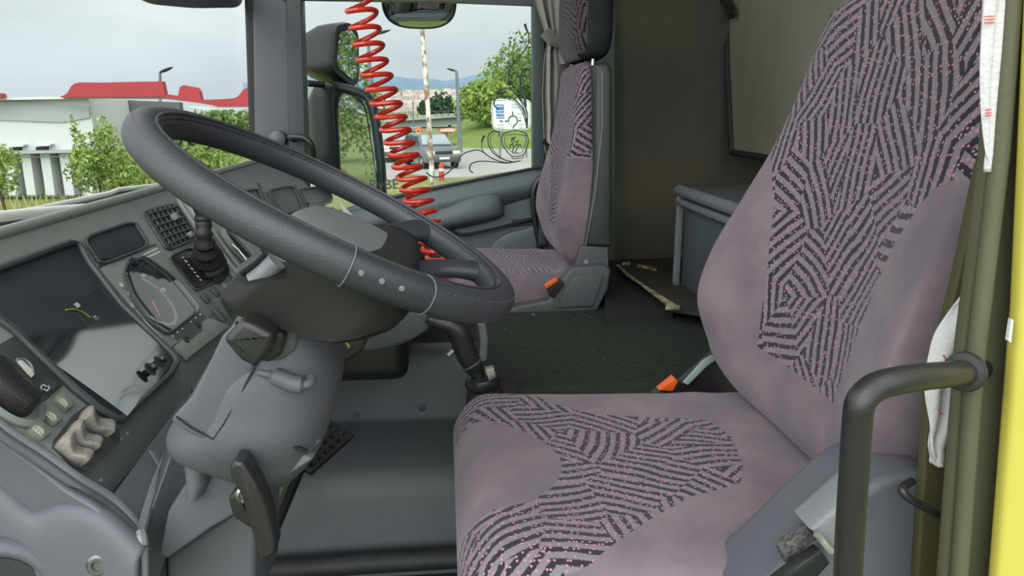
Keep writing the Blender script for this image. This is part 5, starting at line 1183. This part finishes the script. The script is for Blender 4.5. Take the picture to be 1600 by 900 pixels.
# ---- white building with red fascia
YB = 21
M['wall_white'] = gmat('white_cladding', srgb(200, 202, 200), srgb(190, 193, 192), .2)
M['wall_grey'] = gmat('grey_cladding', srgb(160, 165, 164), srgb(150, 155, 155), .2)
M['fascia_red'] = mat('red_fascia', srgb(158, 36, 44), .5, col2=srgb(146, 31, 38), nscale=.3)
M['recess_grey'] = gmat('dark_grey_cladding', srgb(96, 100, 102), srgb(88, 92, 94), .2)
wb = empty('warehouse_building', gb(100, YB), 'white clad building with red curved fascia beyond the windscreen', 'building')
def bpart(name, pxs, m, Y=YB, t=.3, par=wb): m_ = MB(); m_.prism([P(x, y, Y=Y) for x, y in pxs], (0, t, 0)); return m_.build(name, m, par, smooth=False)
bpart('wall', [(-90, 156), (138, 154), (146, 200), (150, 237), (-90, 240)], M['wall_white'], YB, 3)
bpart('wall_band', cr_spline([Vector(p) for p in [(-90, 158, 0), (30, 158, 0), (90, 162, 0), (140, 166, 0)]], 4) and [(-90, 158), (30, 159), (90, 163), (139, 167), (140, 184), (95, 191), (40, 189), (-90, 184)], M['wall_grey'], YB-.06, .06)
bpart('recess_wall', [(138, 154), (280, 160), (286, 215), (150, 215)], M['recess_grey'], YB+2.5, .3)
bpart('roof_edge', [(-90, 154), (140, 150), (262, 151), (395, 168), (395, 171), (262, 155), (140, 154), (-90, 158)], M['wall_white'], YB-.3, .3)
bpart('ledge', [(-90, 238), (150, 234), (150, 238), (-90, 243)], M['wall_grey'], YB-.35, .4)
for i, x in enumerate((14, 56)):
    v = bpart('wall_vent', [(x, 231-i), (x+19, 230-i), (x+19, 235-i), (x, 236-i)], M['black_soft'], YB-.04, .04)
    bpart('vent_hood', [(x-5, 227-i), (x+23, 226-i), (x+22, 229-i), (x-4, 230-i)], M['wall_white'], YB-.2, .2, v)
for i, x in enumerate((-60, -28, 4, 32, 62, 92, 122)):
    bpart('white_column', [(x, 240), (x+15, 240), (x+24, 305), (x+10, 305)], M['wall_white'], YB-.1, .4)
bpart('base_wall', [(-90, 240), (150, 237), (165, 308), (-90, 308)], M['wall_grey'], YB+.35, .3)
bpart('handrail', [(-90, 247), (100, 244), (100, 245.5), (-90, 248.5)], M['recess_grey'], YB-.7, .05)
def curvep(pts): return [(v.x, v.y) for v in cr_spline([Vector((x, y, 0)) for x, y in pts], 5)]
bpart('fascia', curvep([(92, 152), (104, 146), (112, 134), (124, 129), (160, 129), (200, 128), (253, 127)])+[(258, 151)], M['fascia_red'], YB-.5, .25)
bpart('fascia', [(258, 147), (278, 150), (281, 136), (286, 133), (307, 137), (311, 143), (314, 156), (345, 155)]+curvep([(345, 155), (366, 153), (374, 148), (380, 140), (390, 136)])+[(395, 136), (395, 166), (340, 166), (258, 152)], M['fascia_red'], YB-.5, .25)
bpart('fascia', [(-60, 140), (0, 146), (3, 152), (-60, 154)], M['fascia_red'], YB-.5, .25)
bpart('lower_edge', [(290, 166), (395, 166), (395, 170), (320, 172)], M['wall_white'], YB-.45, .3)

# ---- lamps and poles
def post(name, label, path, r0, r1, Y, m, head=None):
    e = empty(name, P(*path[0], Y=Y), label, 'pole' if 'pole' in name else 'street lamp')
    pp = [P(x, y, Y=Y) for x, y in path]; n = len(pp)
    m_ = MB(); m_.tube(pp, [r0+(r1-r0)*i/(n-1) for i in range(n)], 8); m_.build('post', m, e)
    if head:
        a, b = P(*head[0], Y=Y), P(*head[1], Y=Y); d = (b-a)
        m_ = MB(); m_.tube([a, a+d*.3, a+d*.7, b], [head[2]*.5, head[2], head[2]*.9, head[2]*.3], 8, flat=.5); m_.build('lamp_head', M['black'], e)
    return e
Mp = gmat('galvanised_pole', srgb(120, 126, 130), srgb(104, 110, 114), 2)
Mw = mat('rusty_white_paint', srgb(214, 212, 202), .7, col2=srgb(130, 104, 84), nscale=3.2, ncon=.12, detail=8)
post('street_lamp', 'dark street lamp behind the red fascia', [(250, 270), (250, 114), (252, 111)], .09, .05, 38, Mp, ((250, 113), (270, 105), .16))
post('street_lamp', 'grey street lamp right of the white pole', [(720, 250), (716, 170), (713.5, 112), (711, 110)], .12, .06, 42, Mp, ((712, 111), (698, 107), .12))
post('street_lamp', 'pale street lamp behind the red hose', [(584, 250), (578, 120), (575, 60), (582, 55)], .09, .06, 34, Mp, ((584, 54), (610, 47), .14))
post('thin_pole', 'thin dark pole left of the white pole', [(648, 240), (646, 190), (645, 158)], .05, .05, 60, Mp)
post('flag_pole', 'leaning white pole with rust in front of parked car', [(676, 288), (670, 190), (663, 90), (659, 40)], .075, .06, 22, Mw)
# ---- road sign
YS = 34
rs_ = empty('road_sign', P(800, 245, Y=YS), 'white roundabout direction sign on two posts', 'road sign')
Msg = mat('sign_white', srgb(212, 222, 210), .6, col2=srgb(204, 214, 204), nscale=2)
Mbl = mat('sign_blue', srgb(48, 102, 158), .6, col2=srgb(54, 110, 166), nscale=2); Mdk = mat('sign_dark_print', srgb(84, 96, 92), .7); Mlt = mat('sign_faint_print', srgb(168, 182, 172), .7)
def S(x, y): return (764+x/15, 150+y/15)      # pixel inside the enlarged sign
def spart(name, pts, m, d, par=rs_, t=.01): m_ = MB(); m_.prism([P(*S(x, y), Y=YS-d) for x, y in pts], (0, t, 0)); return m_.build(name, m, par, smooth=False)
bd = spart('sign_board', rnd([(45, 70), (985, 62), (990, 795), (80, 815)]), Msg, 0, rs_, .05)
m_ = MB(); m_.tube([P(*S(x, y), Y=YS-.01) for x, y in rnd([(68, 95), (965, 85), (970, 775), (100, 792)])], .012, 5, closed=True); m_.build('sign_border', Mdk, bd)
spart('blue_panel', [(158, 195), (345, 200), (355, 530), (175, 525)], Mbl, .012, bd)
rg = random.Random(5)
for y0, x0, x1, m in ((225, 175, 315, Msg), (330, 195, 325, Msg), (395, 180, 342, Msg), (475, 185, 345, Msg), (180, 525, 700, Mlt), (245, 530, 720, Mlt), (400, 680, 950, Mlt), (480, 690, 780, Mlt), (645, 700, 940, Mlt), (720, 700, 790, Mlt), (660, 190, 350, Mlt), (730, 200, 350, Mlt)):
    m_ = MB(); x = x0
    while x < x1:
        w = rg.uniform(14, 26); h = rg.uniform(26, 40); m_.prism([P(*S(a, b), Y=YS-.028) for a, b in ((x, y0), (x+w*.7, y0), (x+w*.7, y0+h), (x, y0+h))], (0, .008, 0)); x += w+4
    tag(m_.build('sign_lettering', m, bd, smooth=False))
spart('route_number', [(255, 570), (318, 570), (320, 612), (255, 612)], Mdk, .02, bd)
m_ = MB(); m_.tube([P(*S(562+105*math.cos(a), 575+110*math.sin(a)), Y=YS-.02) for a in [R_(170+k*15) for k in range(18)]], .03, 6)
m_.tube([P(*S(x, y), Y=YS-.02) for x, y in ((562, 465), (555, 390))], .025, 6); m_.tube([P(*S(x, y), Y=YS-.02) for x, y in ((668, 578), (740, 578))], .022, 6); m_.tube([P(*S(x, y), Y=YS-.02) for x, y in ((458, 590), (380, 588))], .025, 6); m_.tube([P(*S(x, y), Y=YS-.02) for x, y in ((610, 680), (572, 700), (570, 755))], .03, 6)
m_.build('roundabout_symbol', Mdk, bd)
for tri in ([(530, 405), (555, 350), (580, 405)], [(725, 555), (765, 577), (725, 600)], [(400, 565), (360, 588), (400, 612)], [(455, 640), (490, 625), (485, 655)], [(500, 680), (530, 665), (525, 700)]):
    spart('arrow_head', tri, Mdk, .03, bd)
for x in ((781, 204, 781.5, 248), (822, 204, 822.5, 246)):
    m_ = MB(); m_.tube([P(x[0], x[1], Y=YS), P(x[2], x[3], Y=YS)], .045, 8); m_.build('sign_post', Mp, rs_)
# ---- bridge, billboard, kiosk
br = empty('road_bridge', P(700, 215, Y=95), 'grey concrete road bridge crossing before the town', 'bridge')
Mc = gmat('bridge_concrete', srgb(160, 162, 152), srgb(140, 142, 134), .2)
bpart('deck', [(600, 184), (700, 178), (770, 176), (770, 181), (700, 184), (600, 191)], Mc, 95, 6, br)
bpart('girder', [(600, 191), (700, 184), (752, 184), (752, 188), (700, 196), (600, 203)], gmat('girder_grey', srgb(150, 160, 162), srgb(140, 150, 152), .3), 96, 4, br)
for x in (655, 700): bpart('pier', [(x, 195), (x+5, 195), (x+5, 228), (x, 228)], Mc, 97, 2, br)
for k in range(18): x = 604+k*9.6; bpart('railing_post', [(x, 176-k*.3), (x+.9, 176-k*.3), (x+.9, 186-k*.5), (x, 186-k*.5)], M['plastic_dark'], 95, .2, br)
bpart('railing', [(600, 176), (770, 170.5), (770, 171.5), (600, 177)], M['plastic_dark'], 95, .1, br)
bb_ = empty('billboard', P(704, 230, Y=60), 'reddish advertising billboard below the bridge', 'billboard')
bpart('board', [(684, 201), (722, 199), (724, 227), (687, 228)], gmat('faded_poster', srgb(206, 164, 144), srgb(160, 84, 72), .9, con=.2), 60, .2, bb_)
for i, (x, y, w, h, c) in enumerate(((690, 208, 8, 14, (120, 60, 54)), (700, 212, 6, 12, (170, 70, 58)), (711, 208, 9, 16, (196, 120, 100)), (688, 202, 30, 4, (214, 196, 176)))):
    bpart('poster_patch', [(x, y), (x+w, y-.5), (x+w, y+h), (x, y+h)], mat('poster_ink%d' % i, srgb(*c), .7), 59.9, .08, bb_)
for x in (692, 716): bpart('leg', [(x, 227), (x+1.5, 227), (x+1.5, 240), (x, 240)], M['plastic_dark'], 60.1, .2, bb_)
kb = empty('kiosk_building', P(620, 235, Y=70), 'low white shop building under the bridge behind the hose', 'building')
bpart('wall', [(596, 208), (652, 203), (654, 232), (596, 236)], M['wall_white'], 70, 5, kb)
bpart('roof', [(594, 205), (654, 200), (655, 204), (594, 210)], M['wall_grey'], 69.5, 6, kb)
for x in (602, 616, 630, 641): bpart('window', [(x, 214), (x+8, 213), (x+8, 222), (x, 223)], M['gauge'], 69.9, .1, kb)
wr = empty('warning_sign', P(652, 225, Y=58), 'small red and yellow sign beside the shop building', 'sign')
bpart('panel', [(649, 199), (659, 199), (661, 214), (649, 214)], M['red_print'], 58, .1, wr)
m_ = MB(); m_.tube([P(654+3*math.cos(a), 205+3*math.sin(a), Y=57.95) for a in [R_(30*k) for k in range(12)]], .05, 5, closed=True); m_.build('symbol', M['yellow'], wr)
bpart('leg', [(654, 214), (655, 214), (655, 236), (654, 236)], M['steel'], 58, .1, wr)
bo = empty('bollard', P(690, 275, Y=25.5), 'red marker bollard in front of the parked car', 'bollard')
m_ = MB(); c = P(690, 274, Y=25.5); m_.lathe([(.09, 0), (.09, .50), (.085, .52), (.06, .60), (.02, .62)], (c.x, c.y, GZ), (0, 0, 1), 14); m_.build('post', mat('red_bollard', srgb(170, 48, 40), .5, col2=srgb(184, 62, 50), nscale=5), bo)
m_ = MB(); m_.lathe([(.093, .32), (.093, .42)], (c.x, c.y, GZ), (0, 0, 1), 14, False); m_.build('band', M['white_cloth'], bo)

# ---- cars
def car(name, label, loc, rz, paint, group=None):
    e = empty(name, loc, label, 'car', group); e.rotation_euler.z = rz
    def L(m_, nm, m, par=None, **k):
        o = m_.build(nm, m, None, **k); o.parent = par or e
        if par: o.location = o.location-par.location
        return o
    hw = .88
    side = [(-2.1, .35), (-2.15, .75), (-2.0, .95), (-1.2, 1.05), (2.0, 1.08), (2.15, .8), (2.1, .35)]
    m_ = MB(); rings = []
    for x, k, dz in ((-hw, .96, .04), (-hw+.06, 1, 0), (hw-.06, 1, 0), (hw, .96, .04)): rings.append([Vector((x, y*k, z if z < .5 else z-dz)) for y, z in side])
    m_.loft(rings); body = L(m_, 'body', paint, angle=50)
    m_ = MB(); m_.loft([[Vector((sx*w, y, z)) for sx, y in ((-1, y0), (1, y0), (1, y1), (-1, y1))] for w, y0, y1, z in ((.80, -1.1, 2.05, 1.05), (.76, -.75, 1.95, 1.32), (.68, -.38, 1.80, 1.56), (.60, -.2, 1.6, 1.60))]); L(m_, 'cabin', paint, angle=60)
    g = M['gauge']
    m_ = MB(); m_.quad((-.72, -1.06, 1.10), (.72, -1.06, 1.10), (.60, -.46, 1.52), (-.60, -.46, 1.52)); solidify(L(m_, 'windscreen', mat('car_glass', srgb(150, 165, 168), .1, col2=srgb(120, 136, 140), nscale=1), smooth=False), .05, 1)
    for s in (-1, 1):
        for y0, y1 in ((-.62, .25), (.32, 1.05), (1.12, 1.75)):
            m_ = MB(); m_.quad((s*.80, y0, 1.12), (s*.80, y1, 1.12), (s*.71, y1-.06, 1.48), (s*.71, max(y0, -.35), 1.48)); solidify(L(m_, 'side_window', g, smooth=False), .03, 0)
        for y in (-1.35, 1.4):
            m_ = MB(); m_.lathe([(.0, 0), (.33, 0), (.34, .04), (.34, .18), (.30, .22), (.2, .21), (.19, .19), (0, .19)], (s*.68, y, .34), (s, 0, 0), 24); w = L(m_, 'wheel', M['black_soft'])
            m_ = MB(); m_.lathe([(.0, .195), (.19, .195), (.17, .215), (0, .21)], (s*.68, y, .34), (s, 0, 0), 16); L(m_, 'rim', M['steel'], w)
        m_ = MB(); m_.box((s*.62, -2.10, .80), (.36, .12, .16), bev=.03); L(m_, 'headlight', mat('headlamp', srgb(216, 214, 180), .2, col2=srgb(200, 200, 170), nscale=8))
        m_ = MB(); m_.box((s*.98, -.75, 1.12), (.18, .10, .14), bev=.03); L(m_, 'mirror', paint)
    m_ = MB(); m_.box((0, -2.14, .80), (.8, .05, .14), bev=.01); L(m_, 'grille', M['black'])
    m_ = MB(); m_.box((0, -2.14, .50), (1.5, .10, .22), bev=.03); L(m_, 'bumper', M['plastic_dark'])
    m_ = MB(); m_.box((0, -2.21, .55), (.5, .02, .11)); L(m_, 'number_plate', M['white_cloth'])
    return e
c = P(672, 266, Z=GZ)
o = car('parked_car', 'dark grey estate car parked behind the leaning white pole', (c.x, c.y+1.8, GZ), R_(18), mat('dark_car_paint', srgb(92, 100, 100), .3, col2=srgb(84, 90, 92), nscale=1, coat=.5)); o.scale = (.86, .86, .86)
c = P(612, 256, Z=GZ)
o = car('parked_car', 'white car behind the red hose beside the tall mirror', (c.x, c.y+2, GZ), R_(8), mat('white_car_paint', srgb(205, 207, 204), .3, col2=srgb(196, 198, 196), nscale=1, coat=.5)); o.scale = (.86, .86, .86)
